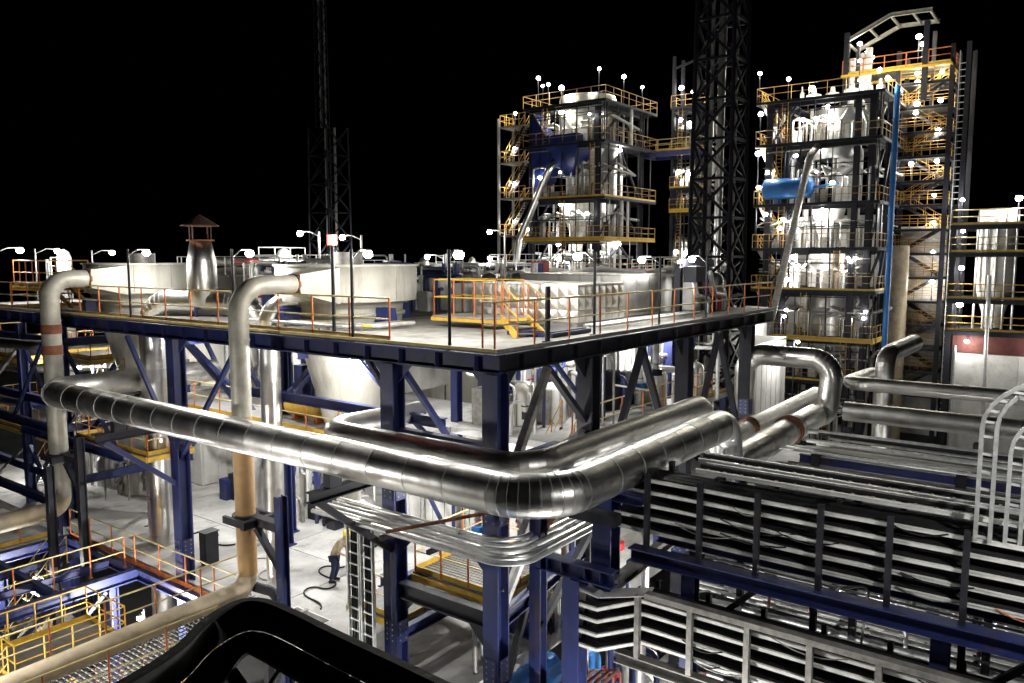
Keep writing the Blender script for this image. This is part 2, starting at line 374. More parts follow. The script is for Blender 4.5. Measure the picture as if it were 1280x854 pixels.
# grating platform and stairs inside the lower frame
platform(dk, 14.4, 17.4, 11.1, 13.9, 2.62, 'swen', edge='yellow', sep=True, sp=.9)
gb = MB()
for i in range(22): gb.bar((14.45 + i * .13, 11.15, 2.632), (14.45 + i * .13, 13.85, 2.632), .022, .02)
gb.build('grating', 'galvdull', dk)
platform(dk, 14.5, 17.2, 14.4, 16.6, 1.0, 'sw', edge='yellow', sep=True, sp=1.0)
stair(dk, (18.2, 12.0, 0.0), (16.9, 12.0, 2.6), .9, (0, 1, 0), sep=True)
# mezzanine floor under the deck
mz = MB().box(16.7, 24, 17.6, 31, 4.78, 5.0); mz.build('mezzanine_floor', 'concrete', dk)
MB().box(20.2, 33, 12.6, 17.58, 4.78, 5.0).build('mezzanine_floor', 'concrete', dk)
railing(dk, [(16.75, 17.7, 5), (16.75, 31, 5)], sp=1.6); railing(dk, [(20.3, 12.7, 5), (33, 12.7, 5)], sp=1.6)
stair(dk, (19.6, 13.4, 2.4), (22.2, 13.4, 5.0), .9, (0, 1, 0), 'orange', 'yellow', sep=True)
for x in (20.3, 26.5, 32.8): MB().bar((x, 12.75, 0), (x, 12.75, 4.78), .22).build('post_support', 'blue', dk)
# crossover stair on the deck
platform(dk, 18.0, 19.5, 13.9, 16.4, 9.05, 'wne', m='decktop', edge='yellow', th=.1, toe=None, sep=True, post='orange', rail='yellow', sp=.8)
stair(dk, (16.6, 12.1, 8.72), (18.0, 13.7, 9.05), .8, (1, -.8, 0), 'orange', 'yellow', 'yellow', sep=True)
platform(dk, 15.2, 17.4, 36.8, 39.5, 9.6, 'ws', m='decktop', edge='yellow', sep=True, post='orange', rail='yellow', sp=.7)
stair(dk, (15.6, 34.7, 8.72), (15.6, 36.8, 9.6), .8, (1, 0, 0), 'orange', 'yellow', 'yellow', sep=True)
# pipe brackets reaching out from the columns
for y, z in ((14.03, 5.36), (23.95, 5.36)):
    MB().ib((DX - .2, y, z), (11.2, y, z), .26, .26).build('bracket_arm', 'darksteel', dk)
    MB().bar((DX - .2, y, z - 1.95), (11.45, y, z - .14), .17, .15).build('bracket_brace', 'darksteel' if y < 20 else 'blue', dk)
    MB().box(11.72, 12.08, y - .12, y + .12, z + .13, z + .45).build('pipe_saddle', 'darksteel', dk)
for x in (13.95, ): MB().bar((x, DY - .2, 5.4), (x, 7.6, 5.4), .3, .24).build('bracket_arm', 'darksteel', dk)
for y in (20.4, 23.0, 26.0, 29.0, 34.5): MB().bar((DX + .2, y, DZ - .5), (DX + 4, y, DZ - .5), .1, .2).build('joist', 'blue', dk)

# ============================================================ big silver pipes
clad_pipe('insulated_pipe', 'large shiny silver pipe in front, bending round the near corner of the deck', 'pipe',
          [(18.5, 28.95, 6.22), (11.9, 28.95, 6.22), (11.9, 8.0, 6.22), (20.9, 8.0, 6.22), (20.9, 8.0, 4.98), (29.6, 8.0, 4.98)], 1.15, .44, loc=(11.9, 8, 5.7), gores=11)
clad_pipe('insulated_pipe', 'silver expansion loop standing up between the dark mast and the far right pipes', 'pipe',
          [(29.62, 8.0, 4.98), (30.3, 7.75, 4.98), (30.3, 7.55, 7.05), (30.3, 10.9, 7.05), (30.3, 10.9, -3)], .72, .4, loc=(30.3, 9, 4.9), gores=8)
clad_pipe('insulated_pipe', 'silver pipe running behind the large front pipe, curling back under the blue deck', 'pipe',
          [(16.5, 15.6, 6.35), (12.95, 15.6, 6.42), (12.95, 9.25, 6.42), (22.4, 9.25, 6.42), (22.4, 9.25, 5.0), (34.5, 9.25, 5.0)], .85, .31, 'aludull', loc=(12.95, 9.25, 5.8), gores=9)
for k, (x, y) in enumerate(((26.6, 8.0), (26.2, 9.25))):
    f_ = thing('pipe_flange', ('dark rusty flange clamp round the front silver pipe right of the deck', 'dark rusty flange clamp round the rear silver pipe right of the deck')[k], 'flange', (x, y, 4.5))
    rr = (.5, .37)[k]
    for dx in (-.14, .06): MB().tube([(x + dx, y, 5.0), (x + dx + .07, y, 5.0)], rr, 28).build('flange_ring', 'rust', f_)
    bm = MB()
    for a in range(12):
        t = a * math.pi / 6; bm.tube([(x - .18, y + math.cos(t) * rr * .93, 5 + math.sin(t) * rr * .93), (x + .18, y + math.cos(t) * rr * .93, 5 + math.sin(t) * rr * .93)], .016, 6)
    bm.build('bolt', 'darksteel', f_)
clad_pipe('insulated_pipe', 'silver pipe on the far side of the cable racks, running off to the right edge', 'pipe',
          [(36, 7.4, 5.9), (31.6, 7.4, 6.05), (31.6, -8, 6.05)], .7, .26, 'aludull', loc=(31.6, 0, 5.8))
clad_pipe('insulated_pipe', 'wider dull silver pipe just below and in front of the far silver pipe at right', 'pipe',
          [(29.4, 6.9, 5.35), (29.4, -8, 5.35)], .7, .34, 'aludull', loc=(29.4, 0, 5.0))
clad_pipe('insulated_pipe', 'short upright silver elbow pipe at the foot of the blue standpipe', 'pipe',
          [(33.4, 6.4, 3.0), (33.4, 6.4, 7.0), (37, 6.0, 7.2)], .6, .36, 'aludull')
clad_pipe('insulated_pipe', 'small curved silver pipe dropping below the front pipe by the dark pit', 'pipe',
          [(24.0, 8.6, 4.2), (25.2, 8.6, 4.2), (25.2, 8.6, -2.5)], .7, .2, 'aludull')

# ducts leaving the two tanks, down the outside of the deck
def duct(label, y, x0, lower_m, zlow, xend, r, tanky, bandz=None):
    t = thing('exhaust_duct', label, 'duct', (12.75, y, zlow))
    zt = 10.05
    P = bend([(x0, tanky, zt), (12.75, y, zt), (12.75, y, 5)], .8, 12)[:-1] + bend([(12.75, y, 5), (12.75, y, zlow), (xend, y, zlow - .25)], .42, 6)
    # flared mouth at the tank
    MB().add([(x, tanky + sy * a, zt + o + sz * b) for x, a, b, o in ((x0 - .1, r * 1.05, r * 1.05, 0), (x0 + 1.1, .62, .55, -.08)) for sy, sz in ((-1, -1), (1, -1), (1, 1), (-1, 1))], [(0, 1, 2, 3), (7, 6, 5, 4), (0, 4, 5, 1), (1, 5, 6, 2), (2, 6, 7, 3), (3, 7, 4, 0)]).build('mouth', 'ductgrey', t)
    MB().tube([(x0 - .14, tanky, zt), (x0 - .06, tanky, zt)], r * 1.12, 28).build('mouth_flange', 'rust', t)
    up = [p for p in P if p.z > (6.45 if lower_m == 'tan' else 4.0)] ; lo = [p for p in P if p.z <= (6.45 if lower_m == 'tan' else 4.0)]
    cut = V(12.75, y, 6.45 if lower_m == 'tan' else 4.0)
    MB().tube(up + [cut], r, 28).build('upper_duct', 'ductgrey', t)
    lo = [cut] + lo; k = next(i for i, p in enumerate(lo) if p.z < zlow + 1.0)
    MB().tube(lo[:k + 1], r * 1.01, 28).build('lower_duct', lower_m, t)
    MB().tube(lo[k:], r * 1.0, 28).build('ground_duct', 'beige', t)
    for z in (8.55, 7.3, 5.4, 3.3, 2.2):
        if z > zlow + 1: MB().tube([(12.75, y, z), (12.75, y, z + .035)], r * 1.06, 28).build('seam_ring', lower_m if z < 6.4 else 'ductgrey', t)
    for z in bandz or (): MB().tube([(12.75, y, z), (12.75, y, z + .33)], r * 1.07, 28).build('clamp_band', 'rust', t)
    return t
duct('tan and grey duct arching out of the right tank and down to the walkway', 18.75, 14.75, 'tan', 1.5, 1.0, .27, 18.75)
duct('grey duct with rusty bands arching out of the left tank', 30.1, 14.2, 'ductgrey', 1.65, 4.0, .32, 30.1, (8.1, 7.35))
for y, z in ((18.75, 3.45), (30.1, 3.5)):
    s_ = thing('duct_support', ('black steel clamp arm and post holding the tan duct', 'black steel clamp arm and post holding the grey banded duct')[y > 20], 'support', (12.75, y, 0))
    MB().tube([(12.75, y, z), (12.75, y, z + .22)], .37, 24).build('clamp', 'darksteel', s_); MB().bar((12.3, y + .36, z + .11), (12.3, y - .6, z + .11), .1, .2).build('arm', 'darksteel', s_); MB().bar((13.2, y + .36, z + .11), (13.2, y - .6, z + .11), .1, .2).build('arm', 'darksteel', s_); MB().bar((12.2, y - .62, z + .11), (13.3, y - .62, z + .11), .16, .22).build('yoke', 'darksteel', s_)
    MB().bar((12.75, y - .4, z + .14), (12.75, y - 1.5, z + .14), .28, .24).build('arm', 'darksteel', s_)
    MB().ib((12.75, y - 1.6, -4.3), (12.75, y - 1.6, z + 1.0), .26, .26, .03).build('post', 'blue' if y < 20 else 'darksteel', s_)
    MB().bar((12.75, y - .5, z - .1), (12.75, y - 1.55, z - 1.1), .16).build('brace', 'darksteel', s_)
    if y > 20: MB().ib((12.0, y - .9, -4.3), (12.0, y - .9, z), .26, .26, .03).build('post', 'darksteel', s_)
    else: MB().tube(bend([(12.9, y - .1, 1.5), (12.9, y - 1.2, 1.6), (12.9, y - 1.2, -.5)], .4), .14, 12).build('drain_pipe', 'darksteel', s_)
# tanks
def tank(label, x, y, r, top=10.55):
    t = thing('cyclone_tank', label, 'tank', (x, y, 2))
    MB().lathe(x, y, [(.01, top - .02), (r * .98, top - .02), (r, top), (r, 9.45)], 56).build('shell', 'tank', t)
    for k in range(10):     # shell plates: vertical weld seams stand a little proud
        a = k * math.pi / 5 + .3; c, s_ = math.cos(a), math.sin(a)
        MB().bar((x + r * c, y + r * s_, 9.5), (x + r * c, y + r * s_, top - .03), .03, .03).build('weld_seam', 'ductgrey', t)
    MB().lathe(x, y, [(r * 1.03, top), (r * 1.03, top + .06), (r * .97, top + .06), (r * .97, top)], 56).build('rim', 'tank', t)
    MB().lathe(x, y, [(r, 9.45), (1.85, 9.40), (1.82, 9.2), (1.78, 8.72), (1.62, 8.3)], 56).build('skirt', 'tank', t)
    MB().lathe(x, y, [(1.62, 8.28), (1.54, 7.9), (.82, 5.2), (.3, 3.4), (.25, .0)], 56).build('cone', 'tank', t)
    MB().lathe(x, y, [(1.8, 8.98), (1.9, 8.96), (1.9, 9.06), (1.8, 9.08)], 56).build('ring_girder', 'ductgrey', t)
    for k in range(4):
        a = R(36.5 + 45 + 90 * k + 0); c, s_ = math.cos(a), math.sin(a)
        MB().prism([(-.25, 0), (.25, 0), (.16, .55), (-.16, .55)], (x + r * .8 * c, y + r * .8 * s_, DZ), (x + r * 1.06 * c, y + r * 1.06 * s_, DZ)).build('support_foot', 'royal', t)
    MB().tube([(x, y, top), (x, y, top + .45)], .5, 20).build('manhole', 'galvdull', t)
    return t
tank('grey concrete-coloured tank with cone bottom, the right one of two, between tan duct and stair', 17.75, 19.95, 2.3)
tank('grey tank at the left behind the duct with the rusty bands', 16.9, 31.3, 2.15)
# silver stack with rain hat
st = thing('exhaust_stack', 'short silver stack with a brown rain hat standing on the deck', 'stack', (16.3, 26.1, DZ))
MB().lathe(16.3, 26.1, [(.34, 9.0), (.46, 9.05), (.52, 9.2), (.52, 10.4), (.50, 10.7), (.36, 11.45), (.33, 11.45)], 40).build('shell', 'alu', st)
MB().lathe(16.3, 26.1, [(.535, 10.0), (.535, 10.04)], 40).build('band', 'alu', st)
for k in range(4):
    a = k * math.pi / 2 + .4; c, s_ = math.cos(a), math.sin(a)
    MB().bar((16.3 + .42 * c, 26.1 + .42 * s_, DZ), (16.3 + .42 * c, 26.1 + .42 * s_, 9.1), .1).build('leg', 'blue', st)
    MB().bar((16.3 + .44 * c, 26.1 + .44 * s_, 11.45), (16.3 + .44 * c, 26.1 + .44 * s_, 12.0), .035).build('hat_strut', 'oldrust', st)
MB().lathe(16.3, 26.1, [(.48, 11.42), (.48, 11.47), (.3, 11.47)], 24).build('collar', 'rust', st)
MB().lathe(16.3, 26.1, [(.02, 12.38), (.66, 11.98), (.66, 11.95), (.02, 12.3)], 12, smooth=False).build('rain_hat', 'oldrust', st)
# tall silver pipes under the deck
clad_pipe('insulated_pipe', 'wide upright silver pipe left of the second blue column, arching over behind the stack', 'pipe',
          [(15.4, 28.0, -4.3), (15.4, 28.0, 9.25), (17.2, 24.6, 9.2), (17.6, 24.2, 7)], .95, .5, 'alu', step=1.6)
clad_pipe('insulated_pipe', 'slim upright silver pipe behind the tan duct, arching over toward the right tank', 'pipe',
          [(15.3, 20.9, 0), (15.3, 20.9, 9.35), (16.6, 20.2, 9.5)], .7, .32, 'alu', step=1.6)
clad_pipe('insulated_pipe', 'narrow grey upright pipe just right of the wide silver pipe', 'pipe', [(15.6, 26.7, -4.3), (15.6, 26.7, 8.5)], .7, .2, 'galvdull', step=3)
clad_pipe('insulated_pipe', 'fat upright silver pipe on the mezzanine floor between tan duct and wide pipe', 'pipe', [(18.6, 26.8, 0), (18.6, 26.8, 7.6), (21, 26.8, 7.7)], .7, .42, 'aludull', step=2.2)
# yellow drum
yd_ = thing('horizontal_drum', 'yellow horizontal drum on the mezzanine behind its railing', 'drum', (18.2, 22.2, 5))
MB().tube([(18.0, 23.4, 5.5), (18.0, 23.35, 5.5), (18.0, 21.25, 5.5), (18.0, 21.2, 5.5)], [.3, .38, .38, .3], 28).build('shell', 'yellow', yd_)
for y in (21.7, 22.9): MB().box(17.7, 18.3, y - .08, y + .08, 5, 5.25).build('saddle', 'orange', yd_)
# quilted sheet-metal boxes on the deck
def quilt(label, x0, x1, y0, y1, z0, z1, px, pz):
    t = thing('duct_box', label, 'duct', ((x0 + x1) / 2, (y0 + y1) / 2, z0))
    MB().box(x0 + .03, x1 - .03, y0 + .03, y1 - .03, z0, z1).build('core', 'galvdull', t)
    def face(o, u, v_, nu, nv, n):
        for i in range(nu):
            for j in range(nv):
                a = o + u * i / nu; b = u / nu; c = v_ / nv; a = a + c * j
                g = .015; p = [a + b * g + c * g, a + b * (1 - g) + c * g, a + b * (1 - g) + c * (1 - g), a + b * g + c * (1 - g)]
                q = a + b / 2 + c / 2 + n * rnd(.018, .035)
                MB().add(p + [q] + [k - n * .03 for k in p], [(0, 1, 4), (1, 2, 4), (2, 3, 4), (3, 0, 4), (0, 5, 6, 1), (1, 6, 7, 2), (2, 7, 8, 3), (3, 8, 5, 0)]).build('panel', 'aludull', t)
    face(V(x0, y1, z0 + .12), V(0, y0 - y1, 0), V(0, 0, z1 - z0 - .12), px[0], pz, V(-1, 0, 0))
    face(V(x0, y0, z0 + .12), V(x1 - x0, 0, 0), V(0, 0, z1 - z0 - .12), px[1], pz, V(0, -1, 0))
    nt_ = max(2, px[0] // 3)
    for i in range(nt_): MB().box(x0 - .03, x1 + .03, y0 - .03 + (y1 - y0 + .06) * i / nt_ + .01, y0 - .03 + (y1 - y0 + .06) * (i + 1) / nt_ - .01, z1 + .002, z1 + .03 + rnd(0, .012)).build('top_sheet', 'aludull', t)
    return t
quilt('long box duct clad in dented silver diamond panels on the near right of the deck', 20.0, 22.9, 12.35, 16.3, 8.75, 9.98, (11, 7), 3)
quilt('plainer silver box duct behind the long diamond-panelled one', 24.3, 27.4, 13.2, 17.6, 8.75, 10.2, (5, 3), 1)
# white enclosures under and behind
def enclosure(label, x0, x1, y0, y1, z0, z1, m='wallwhite', n=8):
    t = thing('equipment_housing', label, 'housing', ((x0 + x1) / 2, (y0 + y1) / 2, z0))
    MB().box(x0 + .04, x1, y0 + .04, y1, z0, z1 - .05).build('core', m, t)
    MB().box(x0 - .05, x1 + .05, y0 - .05, y1 + .05, z1 - .048, z1 + .05).build('roof', 'galvdull', t)
    w_ = (y1 - y0) / n
    for i in range(n): MB().box(x0 - rnd(.0, .03), x0 + .06, y0 + w_ * i + .02, y0 + w_ * (i + 1) - .02, z0 + .05, z1 - .1).build('wall_panel', m, t)
    k = max(2, round((x1 - x0) / w_)); v_ = (x1 - x0) / k
    for i in range(k): MB().box(x0 + .08 + v_ * i + .02, x0 + v_ * (i + 1) - .02, y0 - rnd(.0, .03), y0 + .06, z0 + .05, z1 - .1).build('wall_panel', m, t)
    for i in range(2): MB().tube([(x0 - .15, y0 + (y1 - y0) * (.3 + .4 * i), z0), (x0 - .15, y0 + (y1 - y0) * (.3 + .4 * i), z1)], .07, 10).build('downpipe', 'galv', t)
    return t
enclosure('pale panelled housing on the mezzanine left of the right tank', 22.0, 27, 23.6, 31.5, 5.0, 8.3)
enclosure('white panelled housing under the deck between the braces at right', 25.6, 32.5, 15.2, 20.4, 5.0, 8.2, 'white', 10)
enclosure('pale low housing on the ground floor behind the person', 22.0, 27, 17.0, 22.0, 0.0, 4.2)
enclosure('dim pale housing at the far left under the deck', 20.5, 26, 33.5, 40, 0.0, 4.6)

# manifolds: crowded small pipework on the mezzanine and the slab
def manifold(label, x0, x1, y0, y1, z0, z1, n, seed):
    g = random.Random(seed); t = thing('pipe_manifold', label, 'pipework', ((x0 + x1) / 2, (y0 + y1) / 2, z0))
    for k in range(n):
        x, y = g.uniform(x0, x1), g.uniform(y0, y1); h_ = g.uniform(z0 + .6, z1); r_ = g.choice((.04, .06, .08, .12))
        q = (x + g.uniform(-1, 1), y + g.uniform(-2, 2)); MB().tube(bend([(x, y, z0), (x, y, h_), (q[0], q[1], h_), (q[0], q[1], g.choice((z0, z1)))], .2, 4), r_, 8).build('pipe', g.choice(('galv', 'aludull', 'galvdull', 'white', 'blue', 'galvdull')), t)
        if k % 3 == 0:
            MB().tube([(x, y, h_ * .5 + z0 * .5 - .12), (x, y, h_ * .5 + z0 * .5 + .12)], r_ * 2, 10).build('valve_body', g.choice(('red', 'galvdull', 'brightblue', 'darksteel')), t)
            MB().lathe(x, y, [(.1, h_ * .5 + z0 * .5 + .3), (.15, h_ * .5 + z0 * .5 + .32), (.1, h_ * .5 + z0 * .5 + .34)], 12).build('handwheel', g.choice(('red', 'yellow', 'darksteel')), t)
        if k % 4 == 0: MB().box(x - .3, x + .2, y + .3, y + .8, z0, z0 + g.uniform(.6, 1.7)).build('cabinet', g.choice(('galvdull', 'wallwhite', 'darksteel', 'blue')), t)
        if k % 5 == 0: MB().lathe(x + .4, y - .5, [(.02, z0 + 1.5), (.3, z0 + 1.4), (.38, z0 + 1.2), (.38, z0)], 18).build('vessel', g.choice(('white', 'aludull', 'tank')), t)
manifold('small pipes and valves on the mezzanine before the pale housing at left', 20.3, 21.8, 24, 31, 5.0, 8.0, 22, 1)
manifold('small pipes and valves under the deck between corner column and right tank', 20.6, 24, 14.5, 17.3, 5.0, 8.1, 22, 2)
manifold('small pipes and valves under the right end of the deck', 26, 33, 13.2, 15, 5.0, 8.1, 22, 3)
manifold('pipes and valves on the slab behind the upright silver pipes', 20, 21.8, 22.5, 31, 0, 4.6, 26, 4)
manifold('pipes and valves on the slab below the near corner of the deck', 17.6, 21.5, 11.6, 15.5, -.02, 4.4, 26, 5)
manifold('pipework at the far left under the deck behind the banded duct', 17, 21, 33.6, 41, 0, 6.0, 26, 6)
manifold('dark pipework low in the gap between deck and cable racks', 15.5, 20, 9.6, 11.0, -3.2, 2.2, 24, 8)

# more of the blue framing under the deck
for y in (17.2, 20.4, 27.2, 30.0): beam(dk, (16.0, y, 7.7), (24, y, 7.7), .16, .26)
for x, y in ((21, 18), (21, 21.5), (21, 30), (16.9, 30.8), (24, 18)): column(dk, x, y, 0, 7.6, .3)
for (x, ya, yb, za, zb_) in ((16.0, 14.2, 18, 5.4, 8.1), (21, 21.6, 25, 5.2, 8), (18.0, 24.2, 20.8, 5.4, 8.1), (16.9, 30.6, 27, 1.2, 4.6), (21, 18.2, 21.3, .4, 4.6), (13.95, 28.4, 32.6, 4.0, 8.0), (13.95, 37, 33.2, 4.0, 8.0)):
    brace((x, ya, za), (x, yb, zb_), .13)
for (y, xa, xb, za, zb_) in ((23.95, 18.2, 21.5, 5.4, 8.1), (32.9, 14.1, 17.8, 3.8, 8.0), (14.03, 18.2, 21.5, .5, 4.7), (14.03, 23.9, 20.5, 5.2, 8.1)): brace((xa, y, za), (xb, y, zb_), .14)
beam(dk, (DX + .2, 32.9, 4.0), (22, 32.9, 4.0), .2, .32); beam(dk, (DX - .02, 33.2, 4.0), (DX - .02, 41.8, 4.0), .22, .34); beam(dk, (DX - .02, 33.2, .9), (DX - .02, 41.8, .9), .22, .34)
# loose things on the slab
for k, (x, y, sx, sy, h_, m_, lb) in enumerate(((15.2, 24.6, .5, .4, 1.2, 'darksteel', 'black control cabinet on the slab by the second blue column'), (19.6, 21.4, .9, .7, .6, 'galvdull', 'grey metal crate on the slab behind the person'), (20.4, 16.9, .6, .6, 1.0, 'wallwhite', 'pale cabinet on the slab right of the person'), (16.4, 28.9, .6, .5, 1.4, 'darksteel', 'black cabinet at the foot of the wide silver pipe'), (12.9, 17.3, 1.3, 1.0, .0, 'white', ''))):
    if not lb: continue
    t = thing('cabinet', lb, 'cabinet', (x, y, 0)); MB().box(x - sx / 2, x + sx / 2, y - sy / 2, y + sy / 2, .08, h_).build('case', m_, t); MB().box(x - sx / 2 - .02, x - sx / 2, y - sy / 2 + .05, y + sy / 2 - .05, .15, h_ - .08).build('door', m_, t)
    MB().box(x - sx / 2 - .04, x + sx / 2 + .04, y - sy / 2 - .04, y + sy / 2 + .04, h_, h_ + .03).build('lid', m_, t); MB().box(x - sx / 2 + .03, x + sx / 2 - .03, y - sy / 2 + .03, y + sy / 2 - .03, 0, .08).build('plinth', 'darksteel', t)
for k in range(3):
    hs = thing('hose', ('black hose snaking over the slab in front of the person', 'thin grey hose lying along the slab edge', 'black hose coiled near the upright silver pipes')[k], 'hose', (16, 22, 0)); g = random.Random(40 + k); x, y = (15, 19.4)[0] + k, (18.5, 21, 25.5)[k]; pts = []
    for i in range(40):
        a_ = math.sin(i * .31 + k) * 1.5 + k; x += .14 * math.cos(a_); y += .14 * math.sin(a_) + .05; pts.append((x, y, .03))
    MB().tube(pts, .022 + .006 * (k != 1), 8).build('run', ('black', 'galvdull', 'black')[k], hs); MB().tube([pts[-1], V(*pts[-1]) + V(.1, .1, 0)], .04, 8).build('coupling', 'galv', hs)
wb = thing('lit_ground_box', 'white open box added as the lit ground seen through the black curved beam', 'duct', (13.2, 17.3, .3))  # box added to stand for bright lit ground in the beam's opening
MB().box(12.6, 13.85, 16.5, 18.0, .3, .34).build('base_sheet', 'white', wb)
for a in ((12.6, 12.64, 16.5, 18.0), (13.81, 13.85, 16.5, 18.0), (12.64, 13.81, 16.5, 16.54), (12.64, 13.81, 17.96, 18.0), (13.2, 13.22, 16.54, 17.96)): MB().box(*a, .34, .75).build('side_sheet', 'white', wb)
for x in (12.7, 13.7): MB().bar((x, 16.6, -4.3), (x, 16.6, .3), .1).build('leg', 'galvdull', wb)

manifold('pipes and valves on the upper deck between the stack and the tan duct', 19.5, 23, 24, 31, 8.72, 10.7, 26, 11)
manifold('pipes and valves on the upper deck right of the right tank', 22.5, 28, 19, 23, 8.72, 10.6, 28, 12)
manifold('pipes and valves at the far back of the upper deck', 26, 31, 25, 36, 8.72, 11.0, 34, 13)
manifold('pipes and drums at the right end of the upper deck behind its lamp poles', 28, 32.5, 12.5, 18, 8.72, 10.3, 20, 14)

# column splices with bolts
for (x, y) in [(DX, y) for y in ys] + [(x, DY) for x in xs[1:]]:
    for z in (5.0, 1.2):
        for s_ in (-1, 1):
            MB().box(x - .17, x + .17, y + s_ * .228 - .008, y + s_ * .228 + .008, z - .3, z + .3).build('splice_plate', 'blue', dk); MB().box(x + s_ * .228 - .008, x + s_ * .228 + .008, y - .17, y + .17, z - .3, z + .3).build('splice_plate', 'blue', dk)
        bm = MB()
        for i in range(4):
            for j in (-.1, .1): bm.box(x - .25, x - .236, y + j - .018, y + j + .018, z - .22 + i * .145, z - .185 + i * .145); bm.box(x + j - .018, x + j + .018, y - .25, y - .236, z - .22 + i * .145, z - .185 + i * .145)
        o = bm.build('bolts', 'galvdull', dk); o['kind'] = 'stuff'
# low services on the near part of the deck
lp_ = thing('deck_pipes', 'low pipes and dark blue hatch on the deck near its corner', 'pipework', (17, 12, DZ))
for k in range(4): MB().tube(bend([(15.2 + k * .22, 22, DZ + .14), (15.2 + k * .22, 17.2 - k * .2, DZ + .14), (17.4, 17.2 - k * .2, DZ + .14)], .2), .05 + .015 * (k % 2), 8).build('pipe', ('galv', 'galvdull', 'yellow', 'galv')[k], lp_)
for k in range(3): MB().tube([(19.6, 11.5 + k * .18, DZ + .14), (27, 11.5 + k * .18, DZ + .14)], .05, 8).build('pipe', ('galv', 'galvdull', 'galv')[k], lp_)
MB().box(17.2, 19.2, 11.4, 12.9, DZ + .01, DZ + .12).build('hatch_frame', 'blue', lp_); MB().box(17.3, 19.1, 11.5, 12.8, DZ + .121, DZ + .15).build('hatch_cover', 'darksteel', lp_)
for y in (18, 20): MB().box(14.9, 16.2, y - .05, y + .05, DZ, DZ + .09).build('sleeper', 'galvdull', lp_)
# ============================================================ walkway and frames at the left
wk = thing('walkway', 'yellow-railed walkway crossing the bottom left corner beside the beige duct', 'walkway', (6, 18, 1.2))
wg = MB()
for i in range(84): wg.bar((1.2 + i * .14, 16.9, 1.19), (1.2 + i * .14, 19.4, 1.19), .03, .03)
for j in range(14): wg.bar((1.2, 16.95 + j * .185, 1.165), (13.0, 16.95 + j * .185, 1.165), .02, .03)
wg.build('grating', 'galvdull', wk)
for y in (16.85, 19.45): MB().ib((1, y, 1.05), (13.3, y, 1.05), .12, .3).build('stringer', 'galvdull', wk)
railing(wk, [(1.2, 19.4, 1.2), (13.0, 19.4, 1.2)], 1.05, 1.35, .024, 'orange', 'cream', 'yellow')
railing(wk, [(1.2, 16.9, 1.2), (10.6, 16.9, 1.2)], 1.05, 1.35, .024, 'orange', 'cream', 'yellow')
for x in (2, 7, 12): 
    for y in (16.85, 19.45): MB().bar((x, y, -4.3), (x, y, .9), .2).build('leg', 'darksteel', wk)
lf = thing('steel_gantry', 'blue steel gantry at lower left with beams, posts and stair over the yard', 'steel structure', (9, 28, -4.3))
for y in (26.4, 31.8): beam(lf, (3, y, -.22), (DX - .25, y, -.22), .26, .4)
beam(lf, (13.55, 20, -.22), (13.55, 31.6, -.22), .26, .4); beam(lf, (8.2, 26.6, -.22), (8.2, 31.6, -.22), .2, .32); beam(lf, (10.9, 26.6, -.2), (10.9, 31.6, -.2), .18, .3)
for x, y in ((8.2, 26.4), (3.5, 26.4), (11.2, 31.8), (5, 31.8), (12.6, 26.4)): column(lf, x, y, -4.3, -.43, .32)
MB().box(3, 13.5, 32.2, 37.5, -.1, -.02).build('plate_floor', 'decktop', lf)
railing(lf, [(3, 32.3, 0), (13.4, 32.3, 0)], sp=1.3); railing(lf, [(3, 26.2, 0), (8, 26.2, 0), (8, 24.4, 0)], sp=1.2, toe=None)
railing(lf, [(13.6, 20.2, 0), (13.6, 31.5, 0)], sp=1.6, toe='orange')
stair(lf, (9.0, 30.6, -4.2), (12.6, 30.6, -.3), 1.0, (0, -1, 0), 'yellow', 'cream', sep=True)
stair(lf, (5.0, 24.8, -4.2), (8.4, 24.8, -1.0), 1.0, (0, -1, 0), 'yellow', 'cream', sep=True)
platform(lf, 8.4, 11.6, 23.4, 26.0, -1.0, 'wsne', edge='yellow', sep=True, post='yellow', rail='yellow', sp=.8)
platform(lf, 9.6, 12.6, 20.4, 23.0, -2.3, 'wne', edge='galvdull', m='concrete', sep=True, post='orange', rail='yellow', sp=.8)
rv = thing('valve', 'red valve on the pale lower platform by the wide silver pipe', 'valve', (11.4, 21.8, -2.3))
MB().tube([(10.9, 21.8, -2.0), (11.9, 21.8, -2.0)], .12, 14).build('body', 'red', rv); MB().tube([(11.4, 21.8, -2), (11.4, 21.8, -1.6)], .05, 10).build('stem', 'red', rv)
MB().lathe(11.4, 21.8, [(.2, -1.62), (.23, -1.6), (.2, -1.58)], 20).build('handwheel', 'red', rv)
for x in (10.95, 11.85): MB().tube([(x - .03, 21.8, -2.0), (x + .03, 21.8, -2.0)], .2, 16).build('flange', 'red', rv)
for (a, b) in (((8.2, 26.5, -4), (8.2, 31.6, -.5)), ((10.9, 31.6, -4), (10.9, 26.6, -.5)), ((3.6, 26.4, -4), (8.0, 26.4, -.5)), ((12.4, 26.4, -.5), (8.4, 26.4, -4)), ((5.2, 31.8, -4), (11, 31.8, -.5)), ((13.5, 20.4, -.5), (13.5, 25.8, -4))): MB().bar(a, b, .14, .14).build('brace', 'blue', lf)
for y in (28.2, 30): MB().ib((3, y, -.25), (13.4, y, -.25), .16, .26).build('beam', 'blue', lf)
railing(lf, [(8.6, 26.8, -.02), (13.3, 26.8, -.02)], sp=1.1, toe=None); railing(lf, [(10.2, 27, -2.9), (13, 31, -2.9)], sp=1.1, post='yellow', rail='yellow', toe=None)
platform(lf, 9.2, 13.2, 27.2, 31.2, -2.9, '', m='grate', edge='yellow')
